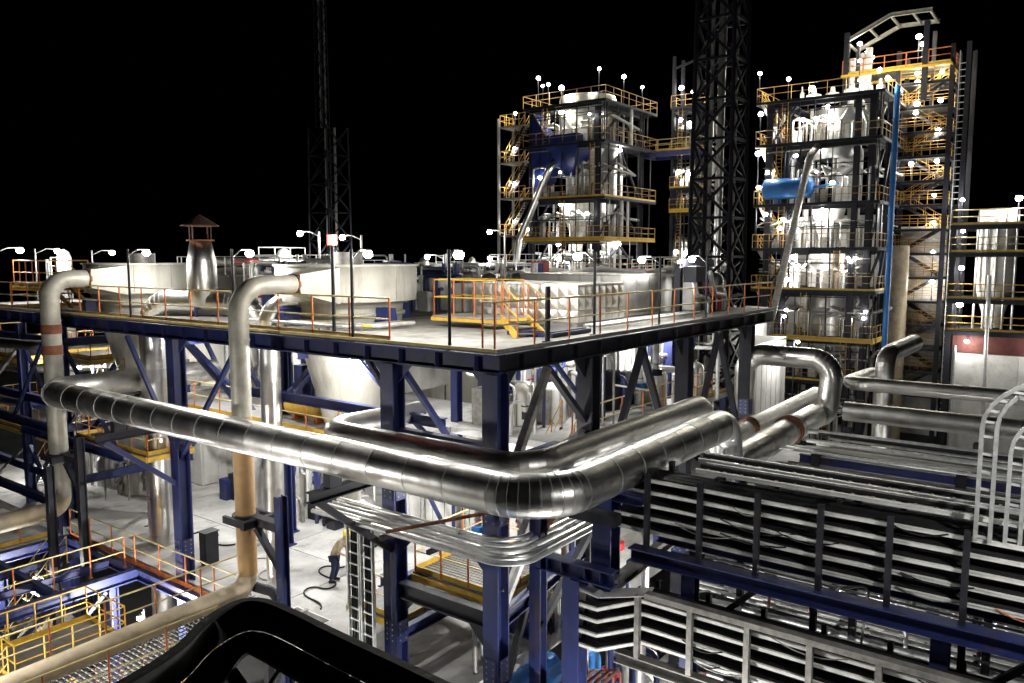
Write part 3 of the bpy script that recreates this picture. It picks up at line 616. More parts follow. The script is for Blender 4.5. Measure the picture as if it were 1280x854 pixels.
# left: frames and platforms behind the banded duct, under the deck
lp = thing('access_tower', 'blue frame with yellow-railed platforms and stairs at the far left under the deck', 'steel structure', (18, 38, 0))
for z, y0, y1, x0, x1 in ((6.6, 33.4, 36.8, 15.6, 18.4), (6.3, 38, 46, 15, 18), (3.0, 34, 46, 15, 18.6), (3.7, 27, 32.5, 14.4, 16.2)):
    platform(lp, x0, x1, y0, y1, z, 'wsn', edge='yellow', sep=True, sp=1.1)
for x in (14.6, 18.6):
    for y in (33.6, 37.4, 44): column(lp, x, y, -4.3, 8.0, .34)
for z in (1.6, 4.8, 7.4):
    beam(lp, (14.6, 33.6, z), (14.6, 46, z), .2, .34); beam(lp, (14.6, 33.4, z), (20, 33.4, z), .2, .34)
for z in (-1, 3.4): 
    brace((14.6, 33.8, z), (14.6, 37.2, z + 3.6), .14, 'blue', lp); brace((14.6, 43.8, z), (14.6, 37.6, z + 3.6), .14, 'galvdull', lp)
stair(lp, (15.2, 33.6, 3.1), (15.2, 29.8, 6.0), .9, (1, 0, 0), sep=True)
stair(lp, (16.9, 37.2, 3.1), (16.9, 33.8, 6.6), .9, (1, 0, 0), sep=True)
stair(lp, (15.8, 40.2, 0), (15.8, 36.6, 3.0), .9, (1, 0, 0), sep=True)
for k, (y, z, m_) in enumerate(((35, 7.2, 'alu'), (36.5, 4.3, 'aludull'), (41, 5.5, 'aludull'))):
    MB().tube(bend([(13.2 + k, y + 8, z), (14.2 + k, y, z), (19, y - 2, z)], .6), .22, 18).build('pipe', m_, lp)

# ============================================================ small pipes under the big one, cable ladder, near frame
sb = thing('pipe_bundle', 'bundle of thin silver pipes curving under the large pipe at the deck corner', 'pipes', (13, 10, 4.3))
for k in range(7):
    x = 12.55 + k * .17; y = 9.2 + k * .16; z = 4.42 + (k % 3) * .05
    MB().tube(bend([(x, 15.6, z), (x, y, z), (17.5, y, z)], .75, 10), (.055, .07, .04, .08, .045, .06, .05)[k], 12).build('pipe', 'alu' if k % 2 else 'galv', sb)
for y in (15, 13, 11.5): MB().bar((12.4, y, 4.3), (DX, y, 4.3), .1).build('cross_bar', 'darksteel', sb)
rb = thing('steel_rod', 'thin rust brown bar slanting across the thin pipe bundle', 'bar', (12.4, 12, 4.9)); MB().bar((12.2, 12.6, 4.6), (13.9, 9.9, 5.3), .07).build('rod', 'rust', rb); MB().box(13.8, 14.0, 9.75, 10.0, 5.15, 5.4).build('lug', 'rust', rb)
for k in range(2):
    cl = thing('cable_ladder', ('upright galvanised cable ladder, the one nearer the person', 'upright galvanised cable ladder, the one against the blue column')[k], 'cable ladder', (13.4, 15.2 - k * .5, -3))
    y0 = 15.2 - k * .5; x = 13.35
    for y in (y0, y0 - .42): MB().bar((x, y, -3), (x, y, 4.5), .04, .09, V(1, 0, 0)).build('side_rail', 'galv', cl)
    rm = MB().bar((0, 0, 0), (0, -.42, 0), .035, .03).mesh('rung', 'galv')
    for i in range(24): inst('rung', rm, (x, y0, -2.8 + i * .3), cl)
    for i in range(5): MB().tube([(x + .05, y0 - .08 - i * .065, -3), (x + .05 + rnd(-.02, .02), y0 - .08 - i * .065, 1), (x + .05, y0 - .08 - i * .065, 4.5)], .026, 8).build('cable', 'black', cl)
nf = thing('steel_bent', 'blue column with stepped cap carrying the elbow of the large silver pipe', 'steel structure', (14.4, 9, -3.2))
MB().ib((14.4, 8.9, -3.2), (14.4, 8.9, 3.72), .42, .42, .04).build('column', 'blue', nf)
MB().ib((14.4, 9.9, 3.9), (14.4, 7.9, 3.9), .3, .36).build('cap_beam', 'blue', nf)
for y in (9.6, 9.2, 8.6, 8.2): MB().box(14.28, 14.52, y - .008, y + .008, 3.74, 4.06).build('stiffener', 'blue', nf)
MB().ib((14.9, 8.4, 3.0), (14.9, 8.4, 5.7), .46, .46, .04).build('upper_post', 'blue', nf)
MB().ib((14.4, 9.9, -3.2), (14.4, 9.9, 5.6), .3, .3, .03).build('upper_post', 'blue', nf)
MB().ib((14.9, 7.5, 5.6), (14.9, 9.9, 5.6), .3, .2).build('cap_beam', 'blue', nf)
MB().ib((14.9, 8.2, 3.55), (17.5, 8.0, 3.9), .2, .3).build('beam', 'galvdull', nf)
MB().bar((14.5, 9.9, 4.5), (17.8, 9.9, 6.2), .14).build('brace', 'rust', nf)
MB().bar((14.45, 9.9, 2.2), (17.4, 9.9, 4.4), .16).build('brace', 'darksteel', nf)
for k, (y, m_) in enumerate(((11.35, 'brightblue'), (10.75, 'brightblue'))):
    p_ = thing('water_pipe', ('upper pale blue pipe running along the bottom edge under the corner column', 'lower teal blue pipe running along the bottom edge beside the first')[k], 'pipe', (14, y, .3))
    MB().tube(bend([(8, y - .6, .5), (16.4 + k, y - .6, .5), (16.4 + k, y - .6, -3)], .5), .2, 20).build('barrel', m_, p_)
    for x in (13.2, 15): MB().tube([(x, y - .6, .5), (x + .05, y - .6, .5)], .225, 20).build('joint_ring', m_, p_)
br_ = thing('pipe_row', 'row of rust brown small pipes between the blue pipes and the blue column', 'pipes', (17, 9, .4))
for k in range(6): MB().tube(bend([(12.5, 9.75 - k * .16, .55), (16.2 + k * .1, 9.75 - k * .16, .55), (16.2 + k * .1, 9.75 - k * .16, -3)], .25), .045, 8).build('pipe', 'brownpipe', br_)
for k in range(5): MB().tube(bend([(16, 8.0 - k * .16, 1.75), (18.6, 8.0 - k * .16, 1.75), (18.6, 8.0 - k * .16, 0)], .2), .05, 8).build('pipe', 'brownpipe', br_)

# ============================================================ cable tray racks at the right
def tray(parent, pts, wdir, wid, m='galv', h=.1, rung=.3, cables=3, name='cable_tray', far='darksteel'):
    """ladder tray along pts; wdir: offset to the second rail"""
    pts = [V(*p) for p in pts]; wv = V(*wdir).normalized() * wid; mb = MB()
    for o, mb in ((V(0, 0, 0), mb), (wv, MB())):
        for a, b in zip(pts, pts[1:]):
            mb.bar(a + o, b + o, .03, h); d = (b - a).normalized()
            up = Z if abs(d.z) < .9 else V(1, 0, 0)
            mb.bar(a + o + up * (h / 2 + .008), b + o + up * (h / 2 + .008), .07, .018)
        if o.length < .01: t = mb.build(name, m, parent)
        else: mb.build('far_rail', far, t)  # far rail coloured dark so the gaps between tiers stay black
    rm = MB().bar((0, 0, 0), wv, .05, .03).mesh('rung', far)
    for a, b in zip(pts, pts[1:]):
        n = int((b - a).length / rung)
        for i in range(n): inst('rung', rm, a.lerp(b, (i + .5) / n), t)
    for k in range(cables):
        o = wv * ((k + .6) / (cables + .2)); cb = []
        for p, q in zip(pts, pts[1:]): cb += [p.lerp(q, j / 6) + o + V(rnd(-.015, .015), 0, .035 + rnd(-.01, .01)) for j in range(6)]
        MB().tube(cb + [pts[-1] + o + V(0, 0, .035)], min(.05, wid / cables * rnd(.42, .56)), 6).build('cable', 'black', t)
    return t
rk = thing('cable_rack', 'upper rack of five tiers of galvanised cable trays on a blue beam at right', 'cable rack', (15, 3, 4.5))
beam(rk, (14.95, 7.8, 4.38), (14.95, -9, 4.38), .34, .3)
py_ = [7.45 - 1.2 * i for i in range(14)]
for y in py_:
    MB().bar((14.98, y, 4.53), (14.98, y, 6.2), .1, .12).build('rack_post', 'darksteel', rk)
    MB().bar((16.2, y, 4.53), (16.2, y, 6.2), .1, .12).build('rack_post', 'darksteel', rk)
    for z in (4.78, 5.07, 5.36, 5.65, 5.93): MB().bar((14.98, y + .06, z), (16.2, y + .06, z), .05, .05).build('cantilever_arm', 'darksteel', rk)
for k, z in enumerate((4.86, 5.15, 5.44, 5.73, 6.01)):
    tray(rk, [(15.08 + rnd(-.02, .02), 8.6 - (k % 2) * .3, z)] + [(15.08 + rnd(-.02, .02), 6.8 - 2.4 * i, z + rnd(-.018, .018)) for i in range(7)], (1, 0, 0), .8, 'litzinc', .06, .6, 7)
beam(rk, (16.3, 7.8, 4.38), (16.3, -9, 4.38), .24, .26)
for y in (6.6, 1.8, -3): MB().ib((15.4, y, -3.2), (15.4, y, 4.2), .3, .3, .03).build('column', 'blue', rk); MB().bar((15.4, y, 2.6), (15.4, y - 1.6, 4.2), .12).build('brace', 'darksteel', rk)
tr = thing('ladder_trays', 'side by side ladder trays along the top of the upper cable rack', 'cable tray', (16.8, 0, 6.3))
for k in range(2): tray(tr, [(15.3 + k * .85, 6.5 + .3 * k, 6.34), (15.3 + k * .85, -9, 6.34)], (1, 0, 0), .6, ('litzinc', 'galv')[k], .07, .36, 1, far='galv')
for i in range(7): MB().bar((15.2, 6 - i * 2.4, 6.24), (16.9, 6 - i * 2.4, 6.24), .08, .08).build('support_bar', 'darksteel', tr)
for i in range(7): MB().bar((16.8, 6 - i * 2.4, -3.2), (16.8, 6 - i * 2.4, 6.2), .14, .14).build('support_post', 'darksteel', tr)
r2 = thing('cable_rack', 'lower rack of cable trays with a weathered grey top cover in the bottom right corner', 'cable rack', (14.7, 3, 2))
MB().bar((14.62, 7.25, 3.66), (14.62, -9, 3.66), .2, .12).build('cover', 'galvdull', r2)
for y in py_:
    MB().bar((14.62, y, 2.2), (14.62, y, 3.6), .11, .12).build('rack_post', 'galvdull', r2)
    MB().bar((15.6, y, 2.2), (15.6, y, 3.6), .1, .12).build('rack_post', 'darksteel', r2)
    for z in (2.44, 2.76, 3.08, 3.36): MB().bar((14.62, y + .06, z), (15.6, y + .06, z), .05, .05).build('cantilever_arm', 'darksteel', r2)
for k, z in enumerate((2.5, 2.83, 3.15, 3.43)):
    tray(r2, [(14.35, 9.1 - .1 * k, z - .3), (14.35, 8.3, z - .3), (14.72, 7.4, z)] + [(14.72 + rnd(-.02, .02), 5.4 - 2.4 * i, z + rnd(-.018, .018)) for i in range(7)], (1, 0, 0), .7, 'litzinc', .06, .6, 6)
beam(r2, (14.7, 8, 2.05), (14.7, -9, 2.05), .24, .26, 'galvdull')
for y in (6.0, 1.0, -3.5): MB().ib((15.1, y, -3.2), (15.1, y, 1.92), .28, .28, .03).build('column', 'blue', r2)
# cables that hang off the tray edges
for k in range(16):
    y = rnd(-2, 7); z = random.choice((4.92, 5.2, 5.5, 5.8, 6.05)); L_ = rnd(.5, 1.6); s_ = rnd(.06, .16)
    MB().tube([(15.04, y - L_ * i / 6, z - s_ * math.sin(math.pi * i / 6)) for i in range(7)], rnd(.012, .02), 6).build('loose_cable', random.choice(('black', 'black', 'galvdull', 'orange')), rk)
    y = rnd(-2, 7); z = random.choice((2.55, 2.88, 3.2, 3.48)); MB().tube([(14.66, y - L_ * i / 6, z - s_ * math.sin(math.pi * i / 6)) for i in range(7)], rnd(.012, .02), 6).build('loose_cable', random.choice(('black', 'black', 'galvdull')), r2)
# white bent sheet where the trays drop
bs = thing('tray_cover', 'bent pale sheet metal cover at the left end of the lower cable rack', 'cover', (14.6, 8.2, 3))
MB().prism([(-.25, -.01), (.25, -.01), (.25, .01), (-.25, .01)], (14.85, 7.25, 3.64), (14.6, 8.3, 3.42)).prism([(-.28, -.01), (.28, -.01), (.28, .01), (-.28, .01)], (14.6, 8.3, 3.42), (14.5, 8.9, 3.55)).build('sheet', 'wallwhite', bs)
MB().prism([(-.25, -.01), (.25, -.01), (.25, .01), (-.25, .01)], (14.5, 8.9, 3.5), (14.5, 9.05, 2.2)).build('drop_sheet', 'wallwhite', bs)
# ladder trays rising in an arch at the right edge
for k in range(2):
    at_ = thing('riser_ladder', ('cable ladder arching up over the racks, the left one of two', 'cable ladder arching up over the racks, cut by the right edge')[k], 'cable ladder', (15.3, 1.3 - .5 * k, 6.1))
    y0 = 1.34 - k * .42; zt = (8.0, 7.6)[k]; xo = 15.0 + .12 * k
    arc = [(y0 - 1.6 * (1 - math.cos(a)), zt + 1.0 * math.sin(a)) for a in [i * math.pi / 16 for i in range(9)]]
    path = [(y0, 6.05), (y0, 6.2)] + [(y, z) for y, z in arc] + [(-6, zt + 1.0)]
    for x, oy in ((xo, 0), (xo + .06, -.23)):
        MB_ = MB()
        for (ya, za), (yb, zb_) in [((a_ + oy * .9, b_ + oy * (.9 if a_ < y0 - .3 else 0)), (c_ + oy * .9, d_ + oy * (.9 if c_ < y0 - .3 else 0))) for (a_, b_), (c_, d_) in zip(path, path[1:])]: MB_.bar((x, ya, za), (x, yb, zb_), .06, .12, V(1, 0, 0))
        MB_.build('side_rail', 'galv', at_)
    rm = MB().bar((.02, 0, 0), (.05, -.21, -.02), .04, .04).mesh('rung', 'galv')
    for (ya, za), (yb, zb_) in zip(path, path[1:]):
        n = max(1, int(math.hypot(yb - ya, zb_ - za) / .28))
        for i in range(n): inst('rung', rm, (xo, ya + (yb - ya) * (i + .5) / n, za + (zb_ - za) * (i + .5) / n), at_)
    MB().bar((xo + .25, -3.4, -3.2), (xo + .25, -3.4, zt + .9), .1).build('hanger_post', 'darksteel', at_)
# the dark pit: pipe racks seen in half light
pr = thing('pipe_rack', 'dark pipe rack with many thin horizontal pipes in the pit beyond the cable trays', 'pipe rack', (24, 2, -3))
for x in (20.5, 24.5, 28.2):
    for y in (6.5, 2.6, -1.4, -5.4): MB().ib((x, y, -3.2), (x, y, 5.0 if x > 28 else 4.9), .26, .26, .03).build('column', 'darksteel', pr)
    for z in (1.0, 2.6, 3.75, 4.65): MB().ib((x, 7, z), (x, -9, z), .18, .24).build('beam', 'darksteel' if x != 24.5 else 'blue', pr)
for k in range(90):
    x = rnd(18.6, 29.0); z = random.choice((1.2, 2.8, 3.4, 3.9, 4.4, 4.8)) + rnd(0, .1)
    MB().tube([(x, 7.4 + rnd(-1, .5), z), (x, -9, z)], rnd(.03, .1), 8).build('pipe', random.choice(('galv', 'galvdull', 'aludull', 'darksteel', 'aludull')), pr)
for k in range(16):
    y = rnd(-6, 7); z = rnd(.4, 3.6)
    MB().tube(bend([(19.5, y, z), (rnd(22, 27), y, z), (rnd(22, 27), y + rnd(-1, 1), -3)], .3), rnd(.04, .09), 8).build('pipe', random.choice(('galv', 'galvdull', 'darksteel')), pr)
for k, (x, z) in enumerate(((27.6, 3.4), (27.9, 1.9), (26, .6))):
    tray(pr, [(x, 7, z), (x, -9, z)], (1, 0, 0), .5, 'galvdull', .1, .6, 2)
MB().tube([(22, 7.6, 3.6), (29, 5.2, 3.6)], .28, 18).build('pipe', 'galvdull', pr)
MB().box(24.0, 25.2, -4, 4.6, 3.0, 3.3).build('duct', 'brightblue', pr)
pl = thing('pipe_rack', 'dense layers of thin pipes filling the gap between the two cable racks', 'pipe rack', (17, 2, -3))
for z in (.6, 1.7, 2.9, 4.0):
    for i in range(6): MB().bar((15.7, 6.6 - i * 2.6, z - .08), (18.6, 6.6 - i * 2.6, z - .08), .08, .1).build('cross_bar', 'darksteel', pl)
    for i in range(11): MB().tube([(15.8 + i * .26 + rnd(-.05, .05), 7.4 + rnd(-.8, .6), z), (15.8 + i * .26, 1, z + rnd(-.02, .02)), (15.8 + i * .26 + rnd(-.05, .05), -9, z)], rnd(.03, .075), 8).build('pipe', random.choice(('galv', 'aludull', 'galvdull', 'litzinc', 'darksteel')), pl)
for i in range(6):
    for x in (15.7, 18.6): MB().bar((x, 6.7 - i * 2.6, -3.2), (x, 6.7 - i * 2.6, 4.1), .12).build('post', 'darksteel', pl)
for k in range(14):
    x = rnd(15.8, 18.4); y = rnd(-4, 7); z = random.choice((1.7, 2.9, 4.0)); MB().tube(bend([(x, y, z), (x, y, z + rnd(.25, .6)), (x + rnd(-.8, .8), y + rnd(-.6, .6), z + .4), (x + rnd(-.8, .8), y + rnd(-.6, .6), -3)], .12, 4), rnd(.025, .05), 8).build('branch', random.choice(('galv', 'brownpipe', 'aludull')), pl)
for k in range(9):
    e_ = thing('pump_set', 'pale pump with motor on the pit floor below the racks, %s from the left' % ORD[k], 'pump', (21 + (k % 3) * 2.8, 7 - k * 1.4, -3.2), 'pumps in the pit')
    x, y = 21 + (k % 3) * 2.8, 7 - k * 1.4
    LAMPQ.setdefault('pump', []).append((e_, V(x, y, 0)))
    MB().box(x - .8, x + .8, y - .35, y + .35, -3.2, -3.0).build('base', 'galvdull', e_)
    MB().tube([(x - .7, y, -2.6), (x + .1, y, -2.6)], .3, 18).build('motor', 'wallwhite', e_)
    MB().lathe(x + .45, y, [(.1, -3), (.3, -2.9), (.34, -2.5), (.14, -2.3), (.14, -1.8)], 18).build('casing', 'white', e_)
    MB().tube([(x + .45, y, -2), (x + .45, y, .2)], .1, 12).build('riser', 'galv', e_)

# ============================================================ black curved chute in front of the camera
bc = thing('curved_beam', 'black curved steel channel bending across the bottom left foreground', 'beam', (5, 4, 8))
fv = V(math.cos(R(YAW)), math.sin(R(YAW)), 0); rv_ = V(math.sin(R(YAW)), -math.cos(R(YAW)), 0)
def gp(f_, l_, z): return fv * f_ + rv_ * l_ + V(0, 0, z)
def ribbon(line, zlo, zhi, off, th, name, m):
    pts = []; L = [V(a, b, 0) for a, b in line]
    for i in range(len(L) - 1):
        p0 = L[max(0, i - 1)]; p1 = L[i]; p2 = L[i + 1]; p3 = L[min(len(L) - 1, i + 2)]
        for k in range(8):
            t = k / 8; pts.append(.5 * ((2 * p1) + (p2 - p0) * t + (2 * p0 - 5 * p1 + 4 * p2 - p3) * t * t + (3 * p1 - p0 - 3 * p2 + p3) * t ** 3))
    pts.append(L[-1]); vs_ = []
    for _ in range(3): pts = [pts[0]] + [(pts[i - 1] + pts[i] * 2 + pts[i + 1]) / 4 for i in range(1, len(pts) - 1)] + [pts[-1]]
    for i, p in enumerate(pts):
        d = (pts[min(len(pts) - 1, i + 2)] - pts[max(0, i - 2)]).normalized(); n = V(-d.y, d.x, 0)
        for q, z in ((p + n * off, zlo), (p + n * (off + th), zlo), (p + n * (off + th), zhi), (p + n * off, zhi)): vs_.append(gp(q.x, q.y, z))
    fs = [(i * 4 + j, i * 4 + (j + 1) % 4, i * 4 + 4 + (j + 1) % 4, i * 4 + 4 + j) for i in range(len(pts) - 1) for j in range(4)]
    MB().add(vs_, fs + [(3, 2, 1, 0), tuple(len(vs_) - 4 + j for j in range(4))], False).build(name, m, bc); return pts
outer = [(3.7, -2.75), (4.35, -2.4), (4.85, -2.2), (5.28, -2.16), (5.58, -2.03), (5.6, -1.84), (5.42, -1.58), (5.1, -1.2), (4.6, -.58), (4.2, -.1), (3.8, .4)]
o_ = ribbon(outer, 8.04, 8.25, 0, .035, 'outer_wall', 'litblack')
ribbon(outer, 8.01, 8.038, .04, .24, 'bottom_flange', 'black')
ribbon(outer, 8.252, 8.275, -.02, .06, 'lip', 'black')
ribbon([(3.7, -2.1), (4.35, -1.95), (4.75, -1.85), (4.9, -1.72), (4.8, -1.5), (4.45, -1.1), (4.1, -.7), (3.6, -.15)], 7.9, 7.98, 0, .28, 'inner_flange', 'black')
for a, b, s_ in (((5.2, -2.0), (4.5, -1.5), .1), ((4.75, -2.15), (3.9, -1.6), .14), ((5.12, -1.6), (4.75, -1.62), .03)): MB().bar(gp(*a, 7.96), gp(*b, 7.96), s_, .06).build('cross_strut', 'black', bc)
for p in o_[34:74:4]: MB().ball(gp(p.x - .02, p.y - .02, 8.16), .013, 8).build('rivet', 'black', bc)

# ============================================================ the worker on the slab, half hidden by the cable ladder
pw = thing('person', 'worker in tan shirt, navy trousers and yellow helmet bending forward behind the upright cable ladder', 'person', (16.83, 19.85, 0))
def skin_body(name, m, verts, edges, radii, parent, root=0):
    me = bpy.data.meshes.new(name); me.from_pydata(verts, edges, []); o = bpy.data.objects.new(name, me); col.objects.link(o); adopt(o, parent)
    md = o.modifiers.new('Skin', 'SKIN'); md.use_smooth_shade = True
    for i, r_ in enumerate(radii): me.skin_vertices[0].data[i].radius = (r_, r_)
    me.skin_vertices[0].data[root].use_root = True
    o.modifiers.new('Subdivision', 'SUBSURF').levels = 2; o.modifiers['Subdivision'].render_levels = 2
    me.materials.append(MATS[m]); return o
px_, py0 = 16.83, 19.85
F2 = V(.595, -.804, 0)       # faces toward image right
S2 = V(.804, .595, 0)
def pp(f_, s_, z): return tuple(V(px_, py0, 0) + F2 * f_ + S2 * s_ + V(0, 0, z))
body_v = [pp(0, 0, .92), pp(.06, 0, 1.12), pp(.2, 0, 1.32), pp(.3, 0, 1.44), pp(.35, 0, 1.5),
          pp(.26, .19, 1.38), pp(.32, .25, 1.12), pp(.5, .2, .98), pp(.26, -.19, 1.38), pp(.22, -.3, 1.12), pp(.42, -.26, 1.0),
          pp(.0, .1, .86), pp(.08, .12, .48), pp(-.04, .13, .1), pp(.0, -.1, .86), pp(.0, -.12, .48), pp(-.12, -.13, .1)]
body_e = [(0, 1), (1, 2), (2, 3), (3, 4), (3, 5), (5, 6), (6, 7), (3, 8), (8, 9), (9, 10), (0, 11), (11, 12), (12, 13), (0, 14), (14, 15), (15, 16)]
body_r = [.15, .14, .16, .1, .06, .075, .05, .038, .075, .05, .038, .105, .07, .05, .105, .07, .05]
b_ = skin_body('body', 'skin', body_v, body_e, body_r, pw)
skin_body('shirt', 'shirt', body_v[:10], [e for e in body_e if max(e) < 10 and e not in ((3, 4), (6, 7))] , [r_ * 1.1 for r_ in body_r[:10]], pw)
tv = [body_v[0]] + body_v[11:17]
skin_body('trousers', 'navy', tv, [(0, 1), (1, 2), (2, 3), (0, 4), (4, 5), (5, 6)], [.165, .118, .085, .07, .118, .085, .07], pw)
hd = V(*pp(.42, 0, 1.6))
MB().ball(hd, .105, 16, 1.2).build('head', 'skin', pw)
MB().ball(hd + F2 * .1 - V(0, 0, .01), .02, 8, 1.4).build('nose', 'skin', pw)
MB().lathe(hd.x, hd.y, [(.165, hd.z + .045), (.13, hd.z + .06), (.125, hd.z + .12), (.09, hd.z + .18), (.01, hd.z + .205)], 24).build('helmet', 'helmet', pw)
for s_ in (.13, -.13):
    a = V(*pp(-.04 if s_ > 0 else -.12, s_, .0)); MB().tube([a + V(0, 0, .05) - F2 * .05, a + V(0, 0, .06) + F2 * .05, a + V(0, 0, .045) + F2 * .18], [.055, .055, .04], 12).build('boot', 'boot', pw)
for idx, sg in ((7, 1), (10, -1)):
    h_ = V(*body_v[idx]); 
    hv = [tuple(h_), tuple(h_ + F2 * .07)] + [tuple(h_ + F2 * (.15 + .01 * (2 - abs(k - 1.5))) + S2 * (.03 * (k - 1.5)) - V(0, 0, .04)) for k in range(4)] + [tuple(h_ + F2 * .06 - S2 * .06 * sg - V(0, 0, .03))]
    skin_body('hand', 'skin', hv, [(0, 1), (1, 2), (1, 3), (1, 4), (1, 5), (0, 6)], [.03, .034, .009, .009, .009, .009, .01], pw)
# ============================================================ tower helpers
def tower(t, x0, x1, y0, y1, levels, zbase, xc, yc, ztop=None, m='darksteel', s=.45, rails=True, over=.8, holes=None, mid=True):
    ztop = ztop or levels[-1]
    for x in xc:
        for y in yc: MB().ib((x, y, zbase), (x, y, ztop), s, s, .05).build('column', m, t)
    for i, z in enumerate(levels):
        for x in xc: MB().ib((x, yc[0], z - .3), (x, yc[-1], z - .3), .22, .4).build('beam', m, t)
        for y in yc: MB().ib((xc[0], y, z - .32), (xc[-1], y, z - .32), .22, .36).build('beam', m, t)
        # floor: ring of gratings round the equipment opening
        w_ = 2.2
        for k, (a, b, c, d) in enumerate(((x0, x1, y0, y0 + w_), (x0, x1, y1 - w_, y1), (x0, x0 + w_, y0 + w_ + .01, y1 - w_ - .01), (x1 - w_, x1, y0 + w_ + .01, y1 - w_ - .01))):
            MB().box(a, b, c, d, z - .08, z).build('platform', 'grate', t)
        for p, q in (((x0, y0), (x0, y1)), ((x0, y0), (x1, y0)), ((x1, y0), (x1, y1)), ((x0, y1), (x1, y1))): MB().bar((*p, z - .13), (*q, z - .13), .1, .22).build('edge_beam', 'yellow' if i % 2 and p == (x0, y0) and i < 3 else m, t)
        if rails: railing(t, [(x0, y0, z), (x0, y1, z), (x1, y1, z), (x1, y0, z)], 1.1, 1.4, .026, 'ochre', 'cream', 'yellow' if i < 3 else None, False, True)
    lv = [zbase] + list(levels)
    for a, b in zip(lv, lv[1:]):
        b2 = b - .5
        if b - a < 2: continue
        for (p, q) in (((xc[0], yc[0]), (xc[0], yc[-1])), ((xc[0], yc[0]), (xc[-1], yc[0]))):
            c = ((p[0] + q[0]) / 2, (p[1] + q[1]) / 2)
            if q[0] == xc[0]: MB().bar((*q, a), ((q[0] + c[0]) / 2, (q[1] + c[1]) / 2, b2), .16).build('brace', m, t)
            else: MB().bar((*p, a), (*c, b2), .18).build('brace', m, t); MB().bar((*q, a), (*c, b2), .18).build('brace', m, t)
    # thin hangers and ladders that stand dark against the lit inside
    for a, b in zip(lv, lv[1:]):
        if b - a < 2: continue
        for k in range(7): y = y0 + .5 + (y1 - y0 - 1) * k / 6 + rnd(-.4, .4); MB().bar((x0 + .3, y, a), (x0 + .3 + rnd(-.1, .1), y + rnd(-.1, .1), b - .2), rnd(.05, .12)).build('hanger', m, t)
        for k in range(5): x = x0 + 1 + (x1 - x0 - 2) * k / 4 + rnd(-.5, .5); MB().bar((x, y0 + .3, a), (x, y0 + .3, b - .2), rnd(.05, .12)).build('hanger', m, t)
        for k in range(3): z = a + (b - a) * rnd(.35, .9); MB().bar((x0 + .35, y0 + .5, z), (x0 + .35, y1 - .5, z + rnd(-.1, .1)), rnd(.05, .1)).build('service_rail', random.choice((m, 'galvdull', m)), t)
        yl = rnd(y0 + 1, y1 - 1); lm = MB()
        for s_ in (0, .45): lm.bar((x0 + .2, yl + s_, a), (x0 + .2, yl + s_, b), .05)
        for i in range(int((b - a) / .3)): lm.bar((x0 + .2, yl, a + .3 * i), (x0 + .2, yl + .45, a + .3 * i), .03)
        lm.build('ladder', 'ochre', t)
    # hung lines, cable drops and small pipework that crowd every storey
    for a, b in zip(lv, lv[1:]):
        for k in range(16):
            y = rnd(y0 + .6, y1 - .6); x = x0 + rnd(.4, 2.5); r_ = rnd(.05, .14)
            MB().tube(bend([(x, y, a), (x, y, (a + b) / 2 + rnd(-.6, .6)), (x + rnd(-.2, .4), y + rnd(-2, 2), (a + b) / 2 + rnd(-.3, .9)), (x1 - 2, y + rnd(-1, 1), (a + b) / 2)], .25), r_, 8).build('pipe', random.choice(('galv', 'aludull', 'galvdull')), t)
        for k in range(14):
            y = rnd(y0 + .4, y1 - .4); x = x0 + rnd(2.5, 7)
            MB().tube([(x, y, a), (x, y, b - .1)], rnd(.05, .2), 10).build('riser', random.choice(('white', 'galv', 'aludull', 'wallwhite', 'galvdull')), t)
        for k in range(6):
            y = rnd(y0 + 1, y1 - 1); x = x0 + rnd(1, 3)
            MB().box(x, x + rnd(.4, .9), y, y + rnd(.4, .9), a, a + rnd(.6, 1.6)).build('cabinet', random.choice(('galvdull', 'wallwhite', 'darksteel')), t)
def cyl(name, label, cat, x, y, prof, m, n=36, extra=None):
    t = thing(name, label, cat, (x, y, prof[-1][1]))
    MB().lathe(x, y, prof, n).build('shell', m, t)
    r0, z0 = prof[0]; r1, z1 = prof[-1]
    zs = sorted({z for _, z in prof})
    for (ra, za), (rb_, zb_) in zip(prof, prof[1:]):
        if abs(za - zb_) > 1.5 and abs(ra - rb_) < .2:
            k = int(abs(za - zb_) / 1.2)
            for i in range(1, k): MB().lathe(x, y, [(ra * 1.0, za + (zb_ - za) * i / k - .03), (ra * 1.03, za + (zb_ - za) * i / k), (ra, za + (zb_ - za) * i / k + .03)], n).build('band', m, t)
    MB().lathe(x, y, [(.01, zs[-1] + .12), (max(r0, .3) * .6, zs[-1] + .08), (max(r0, .3), zs[-1])], n).build('head', m, t)
    return t
GZ = -4.5
# ------------------------------------------------------------ left tower
t1 = thing('process_tower', 'open steel tower of platforms at centre, with blue hoppers inside and stairs on its left', 'tower', (66, 40, GZ))
L1 = [9.2, 12.6, 16.3, 21.2, 24.7]
tower(t1, 61.1, 71.1, 35.1, 43.9, L1, GZ, (61.9, 70.2), (36.3, 43.4))
for z in (9.4, 13.0, 16.6, 20.0, 23.4):       # stair shaft at its left
    MB().box(61.6, 64, 44.0, 47.2, z - .1, z).build('landing', 'galvdull', t1)
    railing(t1, [(61.7, 44.1, z), (61.7, 47.1, z), (63.9, 47.1, z)], 1.1, .8, .03, 'ochre', 'ochre', None, False)
    if z < 23: stair(t1, (62, 46.8, z), (62, 44.4, z + 3.4), .8, (1, 0, 0), 'ochre', 'cream', r=.03)
MB().ib((61.6, 47.2, GZ), (61.6, 47.2, 24.2), .2, .2).build('stair_post', 'galv', t1); MB().ib((64, 47.2, GZ), (64, 47.2, 24.2), .2, .2).build('stair_post', 'galvdull', t1)
